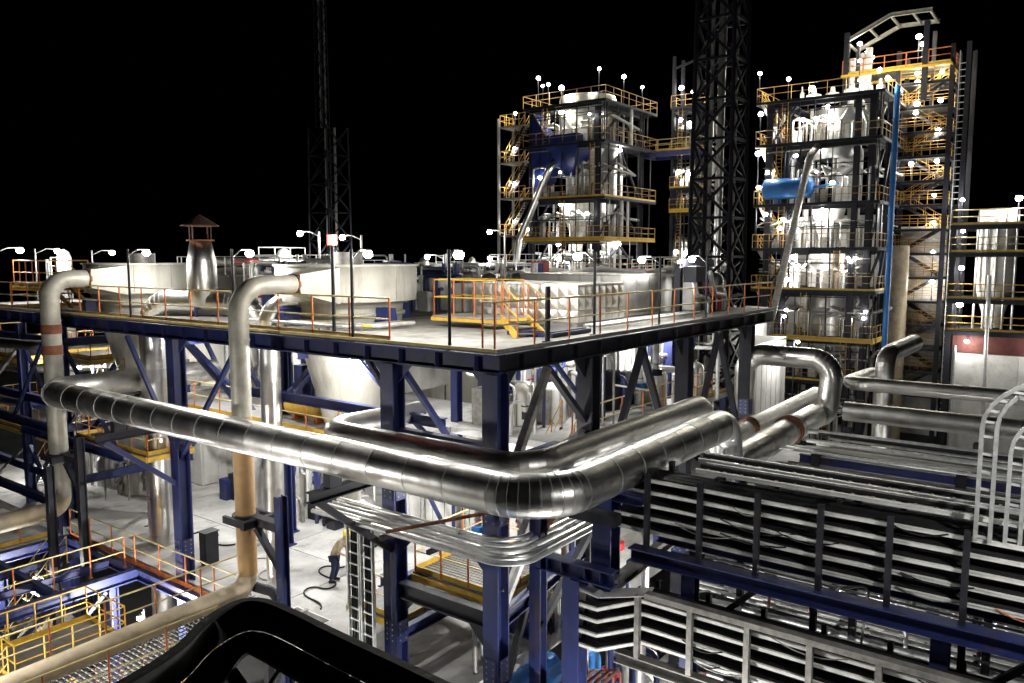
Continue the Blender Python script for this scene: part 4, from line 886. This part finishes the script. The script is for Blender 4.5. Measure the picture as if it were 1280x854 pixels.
cyl('silver_vessel', 'wide silver vessel at the top of the centre tower', 'vessel', 65.6, 39.6, [(2.6, 25.9), (2.7, 25.6), (2.7, 21.4), (1.9, 20.0), (1.9, 17.0), (.8, 15.0)], 'aludull')
cyl('hopper', 'pale cone hopper at mid height of the centre tower', 'hopper', 64.6, 40.0, [(1.7, 16.2), (1.65, 15.7), (.55, 12.7), (.45, 11.5)], 'tank')
cyl('silver_vessel', 'slim tall silver vessel at the right of the centre tower', 'vessel', 66.2, 37.6, [(1.3, 21.0), (1.35, 20.7), (1.35, 13.4), (.6, 12.0), (.5, 9.3)], 'alu')
bh = thing('blue_hopper', 'dark blue pyramid hopper hanging inside the centre tower', 'hopper', (63.2, 40, 18.2))
def pyr(mb, cx, cy, a, za, b, zb_):
    return mb.add([(cx + sx * r_, cy + sy * r_, z) for r_, z in ((a, za), (b, zb_)) for sx, sy in ((-1, -1), (1, -1), (1, 1), (-1, 1))], [(0, 1, 2, 3), (4, 7, 6, 5), (0, 4, 5, 1), (1, 5, 6, 2), (2, 6, 7, 3), (3, 7, 4, 0)])
pyr(MB(), 62.9, 39.7, 1.9, 21.3, .35, 18.3).build('cone', 'royal', bh); MB().box(61.2, 64.6, 38.0, 41.4, 21.32, 22.0).build('top_frame', 'royal', bh); MB().tube([(62.9, 39.7, 18.4), (62.9, 39.7, 17.0)], .3, 14).build('spout', 'galv', bh)
bp = thing('blue_chute', 'big dark blue sheet chute tapering down the left side of the centre tower', 'chute', (62, 43, 16.5))
MB().add([(61.6, 43.3, 24.0), (61.6, 42.9, 24.2), (61.6, 40.8, 20.9), (61.6, 41.4, 18.0), (61.6, 43.3, 16.6), (63, 43.3, 24.0), (63, 42.9, 24.2), (63, 40.8, 20.9), (63, 41.4, 18), (63, 43.3, 16.6)],
         [(0, 1, 2, 3, 4), (9, 8, 7, 6, 5), (0, 5, 6, 1), (1, 6, 7, 2), (2, 7, 8, 3), (3, 8, 9, 4), (4, 9, 5, 0)]).build('chute', 'royal', bp)
MB().bar((61.5, 42.95, 24.2), (61.5, 40.8, 20.85), .12).build('edge_flange', 'galv', bp)
clad_pipe('insulated_pipe', 'slanting silver pipe down the left front of the centre tower', 'pipe', [(62.5, 40.6, 19.8), (61.3, 41.0, 19.2), (60.9, 44.2, 12.6), (60.9, 44.8, 9)], .8, .32, 'alu', step=1.6, n=18, gores=5)
# bridge and slender tower at its right
br2 = thing('pipe_bridge', 'yellow-railed bridge from the centre tower to the slim tower behind the dark mast', 'bridge', (72, 34, 21))
platform(br2, 71.3, 74.0, 30.6, 36.6, 21.2, 'wes', edge='blue', th=.5, r=.035, rail='yellow', post='cream')
sm = thing('slim_tower', 'slim steel tower with small lamp platforms behind the dark lattice mast', 'tower', (74.5, 33, GZ))
tower(sm, 73.6, 76, 31.8, 34.8, [9.4, 15.6, 17.8, 21.3, 25.7], GZ, (73.8, 75.8), (32.0, 34.6), 30.6, s=.3)
MB().bar((73.8, 34.6, 29.4), (73.8, 31, 30.3), .2, .2).build('jib', 'darksteel', sm)
# ------------------------------------------------------------ right tower
t2 = thing('process_tower', 'larger brightly lit steel tower of platforms at right, with white vessels inside', 'tower', (69, 18, GZ))
L2 = [1.0, 4.45, 8.3, 11.65, 15.2, 20.0, 23.4]
tower(t2, 64.7, 74.0, 13.4, 23.0, L2, GZ, (65.4, 73.4), (14.2, 22.0), s=.5)
MB().ib((65.4, 20.6, GZ), (65.4, 20.6, 23), .4, .4).build('column', 'darksteel', t2)
MB().ib((65.4, 15.3, GZ), (65.4, 15.3, 23), .4, .4).build('column', 'darksteel', t2); MB().ib((68.4, 13.6, GZ), (68.4, 13.6, 23), .34, .34).build('column', 'darksteel', t2)
for z in (1.2, 4.6, 8.4, 11.8): MB().box(72.6, 72.7, 13.8, 22.6, z, z + 2.7).build('fill_panel', 'wallwhite', t2)  # pale sheets added inside the tower to fill it with light
for z in (1.2, 8.5, 15.4): MB().bar((66, 13.5, z), (69.5, 13.5, z + 6), .2).build('brace', 'darksteel', t2)
for i, z in enumerate((1.0, 4.45, 8.3, 11.65, 15.2, 20.0)):
    zt = L2[i + 1] if i < 6 else z + 3.4
    stair(t2, (65.6, 20.9, z), (65.6, 22.9, zt), .8, (1, 0, 0), 'ochre', 'yellow', 'galvdull', r=.03)
cyl('silver_vessel', 'broad white-lit silver vessel under the top deck of the right tower', 'vessel', 68.4, 17.6, [(1.8, 22.7), (1.9, 22.4), (1.9, 19.3), (1.6, 18.8)], 'aludull')
cyl('silver_vessel', 'tall bright white vessel one storey below the top of the right tower', 'vessel', 68.6, 16.7, [(1.1, 19.6), (1.15, 19.3), (1.15, 15.3), (1.0, 15.0)], 'white')
cyl('hopper', 'pale cone hopper in the middle of the right tower', 'hopper', 67.6, 17.8, [(1.3, 14.9), (1.28, 14.6), (.45, 11.7), (.42, 9.4)], 'white')
cyl('storage_vessel', 'wide silver tank low in the right tower', 'vessel', 68.2, 17.3, [(1.65, 8.0), (1.75, 7.7), (1.75, 4.5)], 'aludull')
cyl('silver_vessel', 'pale cylinder between two storeys left of the cone in the right tower', 'vessel', 69, 20.0, [(.9, 14.2), (.95, 14.0), (.95, 12.0)], 'white')
cyl('silver_vessel', 'pale vessel above the low tank in the right tower', 'vessel', 70, 18.6, [(1.2, 11.2), (1.25, 11), (1.25, 8.4)], 'wallwhite')
bt = thing('blue_tank', 'bright blue horizontal tank on the left of the right tower', 'tank', (66, 20, 15.6))
MB().tube([(64.9, 22.3, 16.4), (64.9, 22.1, 16.4), (64.9, 18.6, 16.4), (64.9, 18.3, 16.4)], [.5, .82, .82, .4], 24).build('shell', 'brightblue', bt)
for y in (19.4, 21.1): MB().box(64.75, 65.5, y - .1, y + .1, 15.2, 15.75).build('saddle', 'brightblue', bt)
MB().bar((64.9, 18.4, 16.4), (64.9, 16.4, 16.6), .16).build('outlet', 'brightblue', bt)
clad_pipe('insulated_pipe', 'long slanting pipe across the front of the right tower', 'pipe', [(65.2, 18.2, 19.6), (64.0, 18.4, 18.8), (63.9, 21.5, 3.1), (63.9, 21.5, 1.5)], .6, .27, 'galvdull', step=2.4, n=16, gores=4)
bs_ = thing('standpipe', 'tall bright blue standpipe on the right corner of the right tower', 'pipe', (66.1, 12.8, 0))
MB().tube(bend([(68, 12.9, 23.7), (66.2, 12.8, 23.7), (66.1, 12.8, 1)], .5), .21, 18).build('barrel', 'brightblue', bs_)
for i in range(9): MB().tube([(66.12, 12.8, 2 + i * 2.4), (66.12, 12.8, 2.1 + i * 2.4)], .26, 18).build('joint_ring', 'brightblue', bs_)
bw = thing('standpipe', 'thick cream coloured riser right of the blue standpipe', 'pipe', (69, 12, 0)); MB().tube([(70.3, 12.9, GZ), (70.3, 12.9, 11.8)], .8, 24).build('barrel', 'beige', bw)
for i in range(6): MB().tube([(70.3, 12.9, 1 + i * 2), (70.3, 12.9, 1.08 + i * 2)], .85, 24).build('joint_ring', 'beige', bw)
# top deck clutter
for k in range(6):
    x, y = rnd(65.6, 70), 14.4 + k * 1.2 + rnd(-.5, .5); r_ = rnd(.15, .6); h_ = rnd(.3, 1.1); MB().lathe(x, y, [(r_, 23.4), (r_, 23.4 + h_), (r_ * .4, 23.5 + h_), (r_ * .3, 23.9 + h_)], 14).build('vent', 'galv', t2)
# ------------------------------------------------------------ stair tower behind, with roof frame
ts = thing('stair_tower', 'tall stair tower with stacked yellow-railed landings right of the bright tower', 'stair tower', (73, 12, GZ))
for x in (72.0, 75.6):
    for y in (8.9, 10.0, 13.9): MB().ib((x, y, GZ), (x, y, 27.6), .34, .34).build('column', 'darksteel', ts)
zs_ = [GZ + 4.0 + 1.96 * i for i in range(14)]
for i, z in enumerate(zs_):
    platform(ts, 72, 75.6, 10.0, 13.8, z, 'ws', edge='darksteel', r=.03, rail='cream', post='ochre', toe=None, sp=1.3)
    railing(ts, [(72.02, 10.1, z), (72.02, 13.7, z)], .82, 1.8, .028, 'ochre', 'cream', None, False)
    if i < 13: stair(ts, (72.4 + (i % 2) * 1.5, 10.3 if i % 2 else 13.3, z), (72.4 + (i % 2) * 1.5, 13.3 if i % 2 else 10.3, zs_[i + 1]), .9, (1, 0, 0), 'ochre', 'cream', 'darksteel', r=.015)
MB().box(75.2, 75.3, 10.1, 13.7, GZ, 13.5).build('back_wall', 'wallwhite', ts)
for i in range(58): MB().bar((71.9, 8.9, GZ + 2 + i * .5), (71.9, 9.5, GZ + 2 + i * .5), .05).build('ladder_rung', 'galv', ts)
for y in (8.9, 9.5): MB().bar((71.9, y, 0), (71.9, y, 27), .06).build('ladder_rail', 'galv', ts)
platform(ts, 71.4, 75.6, 10.0, 18.2, 26.2, 'ws', edge='yellow', r=.04, toe='yellow')
for y in (11.9, 17.9): MB().ib((71.6, y, 23.4), (71.6, y, 29.6), .4, .4).build('roof_post', 'darksteel', ts); MB().ib((75.4, y, 23.4), (75.4, y, 29.6), .3, .3).build('roof_post', 'darksteel', ts)
for x in (71.6, 75.4):
    MB().ib((x, 18.1, 28.9), (x, 14.6, 30.5), .2, .3).build('rafter', 'galvdull', ts); MB().ib((x, 14.6, 30.5), (x, 11.6, 30.4), .2, .3).build('rafter', 'galvdull', ts)
for y, z in ((18, 28.9), (16.3, 29.8), (14.6, 30.4), (13, 30.4), (11.7, 30.3)): MB().bar((71.6, y, z), (75.4, y, z), .16).build('purlin', 'galvdull', ts)
for k, (y, z0_) in enumerate(((17.5, 25.3), (16.6, 25.6), (16.2, 26))): MB().tube([(71.9, y, z0_ - 2), (71.9, y, z0_ + 2.2)], .26, 14).build('vent_pipe', 'white', ts)
# ------------------------------------------------------------ building at the right edge
rbd = thing('process_building', 'railed frame above a white wall with a red band at the right edge', 'building', (73, 4, GZ))
for x in (70.4, 76):
    for y in (9.0, -3, -9): MB().ib((x, y, GZ), (x, y, 15), .4, .4).build('column', 'darksteel', rbd)
for z in (5.2, 7.7, 11.3, 13.4):
    platform(rbd, 70, 76, -9, 9.2, z, 'wn', edge='darksteel', th=.35, r=.04, rail='yellow' if z < 8 else 'cream', post='yellow' if z < 8 else 'cream', sp=1.8)
MB().box(70.6, 78, -9, 8.7, GZ, 3.4).build('wall_core', 'wallwhite', rbd)
for i in range(8): MB().box(70.5 - rnd(0, .03), 70.62, 8.6 - (i + 1) * 2.2 + .03, 8.6 - i * 2.2, GZ, 3.35).build('wall_panel', 'wallwhite', rbd)
MB().box(70.45, 70.62, -9, 8.7, 3.4, 5.0).build('red_band', 'redband', rbd)
MB().box(70.3, 70.5, -9, 8.9, 4.95, 5.1).build('eaves', 'white', rbd)
MB().tube([(69.8, 6.2, GZ), (69.8, 6.4, 9.5)], .14, 12).build('downpipe', 'galv', rbd)
MB().tube([(69.6, 8.4, GZ), (69.6, 8.4, 4)], .12, 12).build('downpipe', 'galv', rbd)
cyl('silver_vessel', 'ribbed pale vessel standing inside the frame at the right edge', 'vessel', 73, 6.3, [(1.35, 14.6), (1.4, 14.4), (1.4, 8.6), (.8, 6.4), (.7, 5.3)], 'white')
for k in range(5): MB().tube([(71.5, 7.5 - k * .65, 5.3), (71.5, 7.5 - k * .65, 14)], .09, 8).build('pipe', 'galv', rbd)
# ------------------------------------------------------------ lattice masts
def mast(label, x, y, z0, z1, w0, w1, step, leg, m='darksteel', pipes=(), loc=None):
    t = thing('lattice_mast', label, 'mast', (x, y, z0)); c4 = ((-1, -1), (1, -1), (1, 1), (-1, 1))
    for sx, sy in c4: MB().tube([(x + sx * w0, y + sy * w0, z0), (x + sx * w1, y + sy * w1, z1)], leg, 8).build('leg', m, t)
    n = max(2, int((z1 - z0) / step)); lt = MB()
    for i in range(n):
        za = z0 + (z1 - z0) * i / n; zb_ = z0 + (z1 - z0) * (i + 1) / n; wa = w0 + (w1 - w0) * i / n; wb = w0 + (w1 - w0) * (i + 1) / n
        for k in range(4):
            a, b = c4[k], c4[(k + 1) % 4]; A = (x + a[0] * wa, y + a[1] * wa, za); B = (x + b[0] * wa, y + b[1] * wa, za); C = (x + a[0] * wb, y + a[1] * wb, zb_); D = (x + b[0] * wb, y + b[1] * wb, zb_)
            for p, q in ((A, D), (B, C), (A, B)): MB().bar(p, q, leg * 1.1).build('lattice_bar', m, t)
    for px2, py2, r_, mm in pipes: MB().tube([(x + px2, y + py2, z0), (x + px2, y + py2, z1)], r_, 12).build('flare_pipe', mm, t)
    return t
mast('tall dark lattice mast with a silver pipe inside, in front of the right tower', 40.2, 16.2, -3.2, 33, 1.2, .92, 2.0, .12, 'maststeel', pipes=((-.6, .5, .1, 'maststeel'), (.3, .1, .2, 'alu'), (-.5, .3, .1, 'galvdull'), (.7, -.5, .12, 'galvdull')))
mast('distant dark lattice mast base at the left behind the right tank', 66.8, 78, GZ, 27, 2.0, 1.7, 3.2, .12, pipes=((-.2, .2, .22, 'galv'), (.6, -.5, .18, 'galvdull')))
mast('very slender distant mast rising out of the left lattice base', 66.3, 78.4, 27, 46, .6, .5, 2.4, .07, pipes=((-.1, .1, .16, 'galv'), (.3, -.3, .12, 'galvdull')))
# ------------------------------------------------------------ far clutter behind the deck
names = [('column', 'slender pale process column'), ('tank', 'low pale tank'), ('frame', 'low dark pipe gantry')]
FX = [(-560, 41, 0), (-350, 40, 1), (-330, 46, 0), (-316, 44, 2), (-300, 50, 0), (-285, 47, 0), (-262, 48, 2), (-230, 60, 0), (-200, 55, 2), (-110, 58, 0), (-95, 60, 2), (-75, 56, 1), (-50, 62, 0), (-28, 60, 2), (8, 66, 2), (40, 62, 1), (110, 52, 1), (150, 56, 2), (190, 48, 2), (205, 44, 1), (250, 50, 2)]
cnt = {}
FARQ = {}
for px, d, k in FX:
    c = fv * d + rv_ * (px / 985 * d); x, y = c.x, c.y
    t = thing(('process_column', 'low_tank', 'pipe_gantry')[k], '', ('column', 'tank', 'gantry')[k], (x, y, GZ)); FARQ.setdefault(k, []).append((t, V(x, y, 0)))
    if k == 0:
        h_ = 10.4 + rnd(0, .9); r_ = rnd(.3, .55)
        MB().lathe(x, y, [(.02, h_ + .25), (r_ * .7, h_ + .1), (r_, h_ - .2), (r_, GZ)], 18).build('shell', random.choice(('white', 'aludull', 'galv')), t)
        MB().lathe(x, y, [(r_, h_ - 1.2), (r_ + .35, h_ - 1.2), (r_ + .35, h_ - 1.1), (r_, h_ - 1.1)], 18).build('ring_platform', 'grate', t)
        MB().tube([(x - .6, y + .5, GZ), (x - .6, y + .5, h_ - .3)], .1, 8).build('riser', 'red' if random.random() < .5 else 'galv', t)
        railing(t, [(x + (r_ + .3) * math.cos(a), y + (r_ + .3) * math.sin(a), h_ - 1.1) for a in (2.4, 3.2, 4, 4.8)], .9, .8, .02, 'galv', 'galv', None, False)
    elif k == 1:
        r_ = rnd(1.8, 2.6); h_ = 9.2 + rnd(0, .8)
        MB().lathe(x, y, [(.02, h_ + .4), (r_ * .6, h_ + .25), (r_, h_), (r_, GZ)], 30).build('shell', random.choice(('white', 'tank')), t)
        MB().lathe(x, y, [(r_ * 1.02, h_ - .05), (r_ * 1.02, h_ + .05), (r_, h_ + .05)], 30).build('rim', 'galv', t)
        railing(t, [(x + r_ * math.cos(a * .5), y + r_ * math.sin(a * .5), h_) for a in range(4, 11)], .9, 1, .02, 'galv', 'cream', None, False)
    else:
        h_ = 9.6 + rnd(0, 1.0)
        for i in range(3):
            for j in range(2): MB().bar((x + i * 1.6, y + j * 2, GZ), (x + i * 1.6, y + j * 2, h_), .18).build('column', 'darksteel', t)
        for z in (h_ - 2.6, h_ - .9, h_):
            MB().bar((x, y, z), (x + 3.2, y, z), .16).build('beam', 'darksteel', t); MB().bar((x, y + 2, z), (x + 3.2, y + 2, z), .16).build('beam', 'darksteel', t)
            for i in range(4): MB().tube(bend([(x - rnd(.5, 2), y + rnd(0, 2), z + .2), (x + 3.5, y + rnd(0, 2), z + .2), (x + 3.5, y + rnd(0, 2), GZ)], .3), rnd(.06, .2), 10).build('pipe', random.choice(('galv', 'aludull', 'white', 'galvdull', 'red')), t)
        railing(t, [(x, y, h_), (x + 3.2, y, h_)], 1, 1, .025, 'galv', 'cream', None, False)
# big dark pump house roof-line and yellow machinery right of the box ducts
mach = thing('machine', 'dark framed machine with pipes at the right end of the upper deck', 'machine', (28.5, 12.5, DZ))
for x in (27.6, 30.2): MB().ib((x, 12.6, DZ), (x, 12.6, 10.6), .24, .24).build('column', 'darksteel', mach)
MB().ib((27.4, 12.6, 10.6), (31, 12.6, 10.6), .2, .3).build('beam', 'darksteel', mach); MB().box(27.6, 28.6, 11.9, 12.4, 9.9, 10.5).build('panel_box', 'darksteel', mach)
for k in range(4): MB().tube(bend([(27.8 + k * .6, 12.2, 10.3), (27.8 + k * .6, 12.0, 9.4), (29 + k * .6, 12.0, 9.3), (29 + k * .6, 12.0, DZ)], .2), .09, 10).build('pipe', ('galv', 'darksteel', 'red', 'galv')[k], mach)
MB().lathe(30.6, 13.4, [(.02, 10.2), (.5, 10.1), (.55, 9.9), (.55, DZ)], 24).build('drum', 'white', mach)
rb2 = thing('hose_box', 'red box on a post beyond the deck, under the centre tower', 'box', (44, 26.8, DZ))
rc = fv * 48 + rv_ * ((675 - 640) / 985 * 48); MB().box(rc.x - .4, rc.x + .4, rc.y - .4, rc.y + .4, 9.9, 10.6).build('case', 'red', rb2); MB().bar((rc.x, rc.y, GZ), (rc.x, rc.y, 9.9), .12).build('post', 'galv', rb2)

# low building block under the towers: pale equipment at ground level
gp_ = random.Random(3)
for k, (x, y, a, b, h_, m_) in enumerate(((45, 17, 3, 2.2, 6, 'wallwhite'), (50, 21, 4, 3, 7.4, 'wallwhite'), (47, 27, 4, 4, 8.2, 'wallwhite'), (58, 24, 3, 3, 7, 'wallwhite'))):
    t = enclosure(('pale plant room left of the dark mast foot', 'white plant room behind the dark mast', 'pale plant room below the centre tower', 'pale room between the two towers')[k], x - a, x + a, y - b, y + b, GZ, h_, m_, 5)

# ============================================================ lamps
WD = 95
for (hx, hy, hz_), (bx_, by_) in (((15.0, 27.47, 11.0), (14.0, 26.87)), ((15, 21.34, 10.95), (14, 20.8)), ((15.0, 16.0, 10.91), (14, 15.56)), ((15, 12.75, 10.88), (14, 12.2))):
    qlamp('pole lamp on the left edge of the upper deck', (hx, hy, hz_), (bx_, by_, DZ), 'pole_lamp', WD, br=.13)
for (hx, hy, hz_), (bx_, by_) in (((19.72, 12.2, 10.85), (18.6, 10.95)), ((23.78, 12.2, 10.75), (22.6, 10.95)), ((27.87, 12.2, 10.77), (26.3, 10.95))):
    qlamp('pole lamp on the right edge of the upper deck', (hx, hy, hz_), (bx_, by_, DZ), 'pole_lamp', WD, br=.13)
for p in ((15.59, 39.45, 11.16), (18.45, 42.31, 11.16), (22.1, 44.1, 11.11)): qlamp('street-type lamp on a thin pole beyond the left tank', p, (p[0] - .75, p[1] + .75, DZ), 'pole_lamp', WD, br=.15, pm='galvdull')
for p in ((29.0, 36.46, 12.2), (30.43, 34.53, 11.98), (36.99, 34.06, 10.9), (43.29, 33.97, 12.62), (47.22, 37.06, 10.8)): qlamp('white pole lamp behind the right tank', p, (p[0] + .7, p[1] - .8, 0), 'pole_lamp', WD, br=.17, pm='galvdull', pr=.06)
def lv_name(z, levels, tn):
    k = max([i for i, l in enumerate(levels) if l < z] or [0]); n = len(levels) - 1
    return 'floodlight %s of the %s' % (('on the top deck', 'one storey below the top deck', 'two storeys below the top deck', 'three storeys below the top deck', 'four storeys below the top deck', 'on the lowest storey', 'at the foot')[min(6, n - k)], tn), levels[k]
T1L = [(62.3, 43.02, 27.58), (62.52, 36.6, 27.6), (67.12, 36.6, 27.73), (70.87, 36.6, 27.42), (62.3, 40.43, 26.38), (62.3, 45.72, 24.64), (62.3, 40.41, 24.2), (62.3, 45.91, 21.34), (65.77, 36.2, 20.8), (62.3, 45.91, 17.99), (62.3, 40.43, 15.8), (62.3, 45.91, 14.45), (62.3, 44.18, 13.6), (62.3, 43.42, 12.2), (62.3, 40.68, 12.1), (64.35, 36.2, 12.1), (65.71, 36.2, 12.15), (62.3, 40.48, 10.73)]
T2L = [(65.3, 23.04, 25.86), (65.3, 18.84, 24.12), (65.3, 17.58, 22.6), (65.3, 19.43, 21.78), (65.3, 22.87, 22.6), (65.3, 21.94, 20.9), (65.3, 22.96, 19.4), (65.3, 19.89, 19.0), (65.3, 22.11, 17.81), (65.3, 15.29, 24.33), (65.3, 14.7, 24.0), (68.63, 14.0, 24.88), (65.3, 17.67, 14.6), (65.3, 22.13, 14.4), (65.3, 19.99, 13.39), (65.3, 19.72, 10.9), (65.3, 15.53, 10.8), (65.3, 20.29, 9.04)]
STL = [(72.3, 17.06, 28.75), (72.3, 16.4, 27.99), (72.3, 16.0, 27.48), (72.3, 12.57, 28.61), (72.3, 12.3, 27.98), (72.3, 12.54, 25.72), (72.3, 12.51, 25.0), (72.3, 12.48, 23.31), (72.3, 12.52, 22.6), (72.3, 10.77, 25.6), (72.3, 10.76, 23.4), (72.3, 10.81, 21.0), (72.3, 10.79, 18.6), (72.3, 12.66, 18.52), (72.3, 10.83, 15.9), (72.3, 10.78, 13.72), (72.3, 10.7, 11.3), (72.3, 10.64, 8.9)]
RBL = [(70.3, 8.57, 15.3), (70.3, 4.86, 15.26), (70.3, 8.41, 12.9), (70.3, 8.35, 10.05), (70.3, 8.32, 7.2)]
SML = [(74.0, 33.92, 27.54), (74.0, 32.72, 27.01), (74.0, 34.01, 24.46), (74.0, 32.98, 24.05), (74.0, 34.06, 19.39), (74.0, 32.94, 19.09), (74.0, 32.62, 16.9), (74.0, 34.13, 11.44), (74.0, 33.0, 11.36)]
W2 = 80
for lst, lev, tn, ww in ((T1L, L1, 'centre tower', W2), (T2L, L2, 'bright right tower', W2 * 1.3), (SML, [9.4, 15.6, 17.8, 21.3, 25.7], 'slim tower', W2 * .6), (RBL, [5.2, 7.7, 11.3, 13.4], 'frame at the right edge', W2)):
    for p in lst:
        s_, zl = lv_name(p[2], lev, tn)
        qlamp(s_, p, (p[0], p[1], zl), 'floodlight', ww * rnd(.6, 1.5), br=random.choice((.15, .19, .24)), warm=(p[2] > 24 and tn != 'slim tower'), pm='darksteel', pr=.04)
for p in STL:
    zl = max([z for z in zs_ if z < p[2] - .3] + [26.2 if p[2] > 26.5 else -9])
    qlamp('floodlight on the stair tower %s' % ('under the roof frame' if p[2] > 26.5 else 'in its upper half' if p[2] > 18 else 'in its lower half'), p, (p[0], p[1], zl), 'floodlight', W2 * rnd(.5, 1.0), br=random.choice((.14, .18, .22)), warm=p[2] > 20, pm='darksteel', pr=.04)
# pole lamps added out of view as fill for pipe, beam and tray fronts
for ww_, lb, h_, b0 in ((260, 'added unseen pole lamp by the walkway end at the far left', (5.4, 19.9, 5.2), (5.4, 20.6, -4.3)), (300, 'added unseen pole lamp near the cable racks on the right', (11.4, -2.6, 9.2), (11.4, -3.4, -3.2))):
    lamp(lb, h_, b0, 'pole_lamp', ww_, br=.17, pm='galv', pr=.06)
# lamps hung under the deck and over the yard, mostly hidden by the beams
for k, (x, y, z, ww, zt) in enumerate(((15.7, 17.6, 7.9, 150, 8.2), (16.2, 25.8, 7.9, 110, 8.2), (21, 19.0, 7.9, 75, 8.2), (21, 28, 7.9, 75, 8.2), (23, 14.6, 7.9, 75, 8.2), (29, 14.2, 7.9, 90, 8.2), (18.3, 34.5, 7.9, 130, 8.2),
                                       (18.2, 19.4, 4.5, 150, 4.8), (18.8, 23.3, 4.5, 150, 4.8), (18.6, 28.4, 4.5, 150, 4.8), (22.2, 14.3, 4.4, 200, 4.8), (15.6, 12.3, 5.0, 110, 5.4), (16.6, 36.6, 5.9, 120, 6.2), (16.6, 40.5, 2.6, 120, 2.9))):
    qlamp('pendant lamp %s' % ('under the upper deck' if z > 6 else 'under the mezzanine floor'), (x, y, z), (x, y, zt), 'pendant_lamp', ww, br=.09, pr=.03)
for k, (x, y, z, ww) in enumerate(((6.4, 22.6, -1.6, 260), (11.8, 30.6, -.9, 260), (12.6, 24.6, -1.0, 320), (12.5, 7.0, -.6, 420), (20.0, 8.6, 1.2, 160), (22.8, 4.0, 1.6, 160), (26.5, 0.5, 2.0, 180), (18.2, 2.4, .6, 120), (46, 13.5, 6.0, 140), (52, 16.2, 7.0, 140), (64.6, 75.4, 9.0, 1600))):
    zb0 = -4.3 if k < 3 else -3.2 if k < 8 else GZ  # yard and pit lamps are added low down to light nearby faces
    qlamp('added work lamp hidden in the yard below' if k < 3 else 'added work lamp in the pit under the racks' if k < 8 else 'work lamp on a post before the right tower' if k < 10 else 'work lamp at the foot of the distant lattice mast', (x, y, z), (x + .3, y + .3, zb0), 'work_lamp', ww, br=.1, pr=.035)
for p in ((69.5, 7.6, 4.4), (69.5, 2.6, 4.4), (69.5, -2.4, 4.4)): qlamp('wall lamp under the eaves at the right edge', p, (70.2, p[1], p[2] + .2), 'wall_lamp', 45, br=.16, pr=.03)
gl = random.Random(21)
for tn, lev, x, ya, yb, n_ in (('centre tower', L1, 61.2, 35.6, 43.6, 2), ('bright right tower', L2, 64.8, 13.8, 22.8, 3)):
    for i, z in enumerate(lev[1:]):
        for k in range(n_):
            y = gl.uniform(ya, yb); p = (x, y, z + gl.uniform(1.3, 2.6)); qlamp(lv_name(p[2], lev, tn)[0], p, (p[0], p[1], z), 'floodlight', 0, br=gl.choice((.1, .13, .16)), pr=.03, lit=False)
# aviation style red lamp on a dark pole by the right tank
rl = thing('beacon_pole', 'dark pole with a small red beacon in front of the right tank', 'beacon', (14.05, 17.6, DZ))
MB().tube([(14.05, 16.35, DZ), (14.05, 16.35, 11.15)], .05, 8).build('pole', 'darksteel', rl); MB().box(13.95, 14.15, 16.27, 16.43, 11.15, 11.42).build('beacon', 'redglow', rl)
for y, x in ((None, 16.3), ): 
    sp_ = thing('short_post', 'short dark post on the right deck edge near the corner', 'post', (16.3, 10.95, DZ)); MB().tube([(16.3, 10.95, DZ), (16.3, 10.95, 10.1)], .07, 10).build('shaft', 'darksteel', sp_); MB().box(16.2, 16.4, 10.85, 11.05, DZ, DZ + .03).build('foot', 'darksteel', sp_)
# ------------------------------------------------------------ labels that say which of a row
def place_words(lst):
    lst = sorted(lst, key=lambda t: screen_x(t[1])); n = len(lst)
    for i, (t, p) in enumerate(lst):
        yield t, ('' if n == 1 else ('left one of two', 'right one of two')[i] if n == 2 else (ORD[i] if i < 12 else str(i + 1) + 'th') + ' from the left')
for key, lst in LAMPQ.items():
    for t, wd in place_words(lst):
        if key == 'pump': t['label'] = 'pale pump with motor on the pit floor below the racks, ' + wd
        else: t['label'] = key + (', ' + wd if wd else ''); t['group'] = key
for k, lst in FARQ.items():
    for t, wd in place_words(lst): t['label'] = '%s beyond the upper deck, %s' % (names[k][1], wd); t['group'] = names[k][1] + 's beyond the deck'
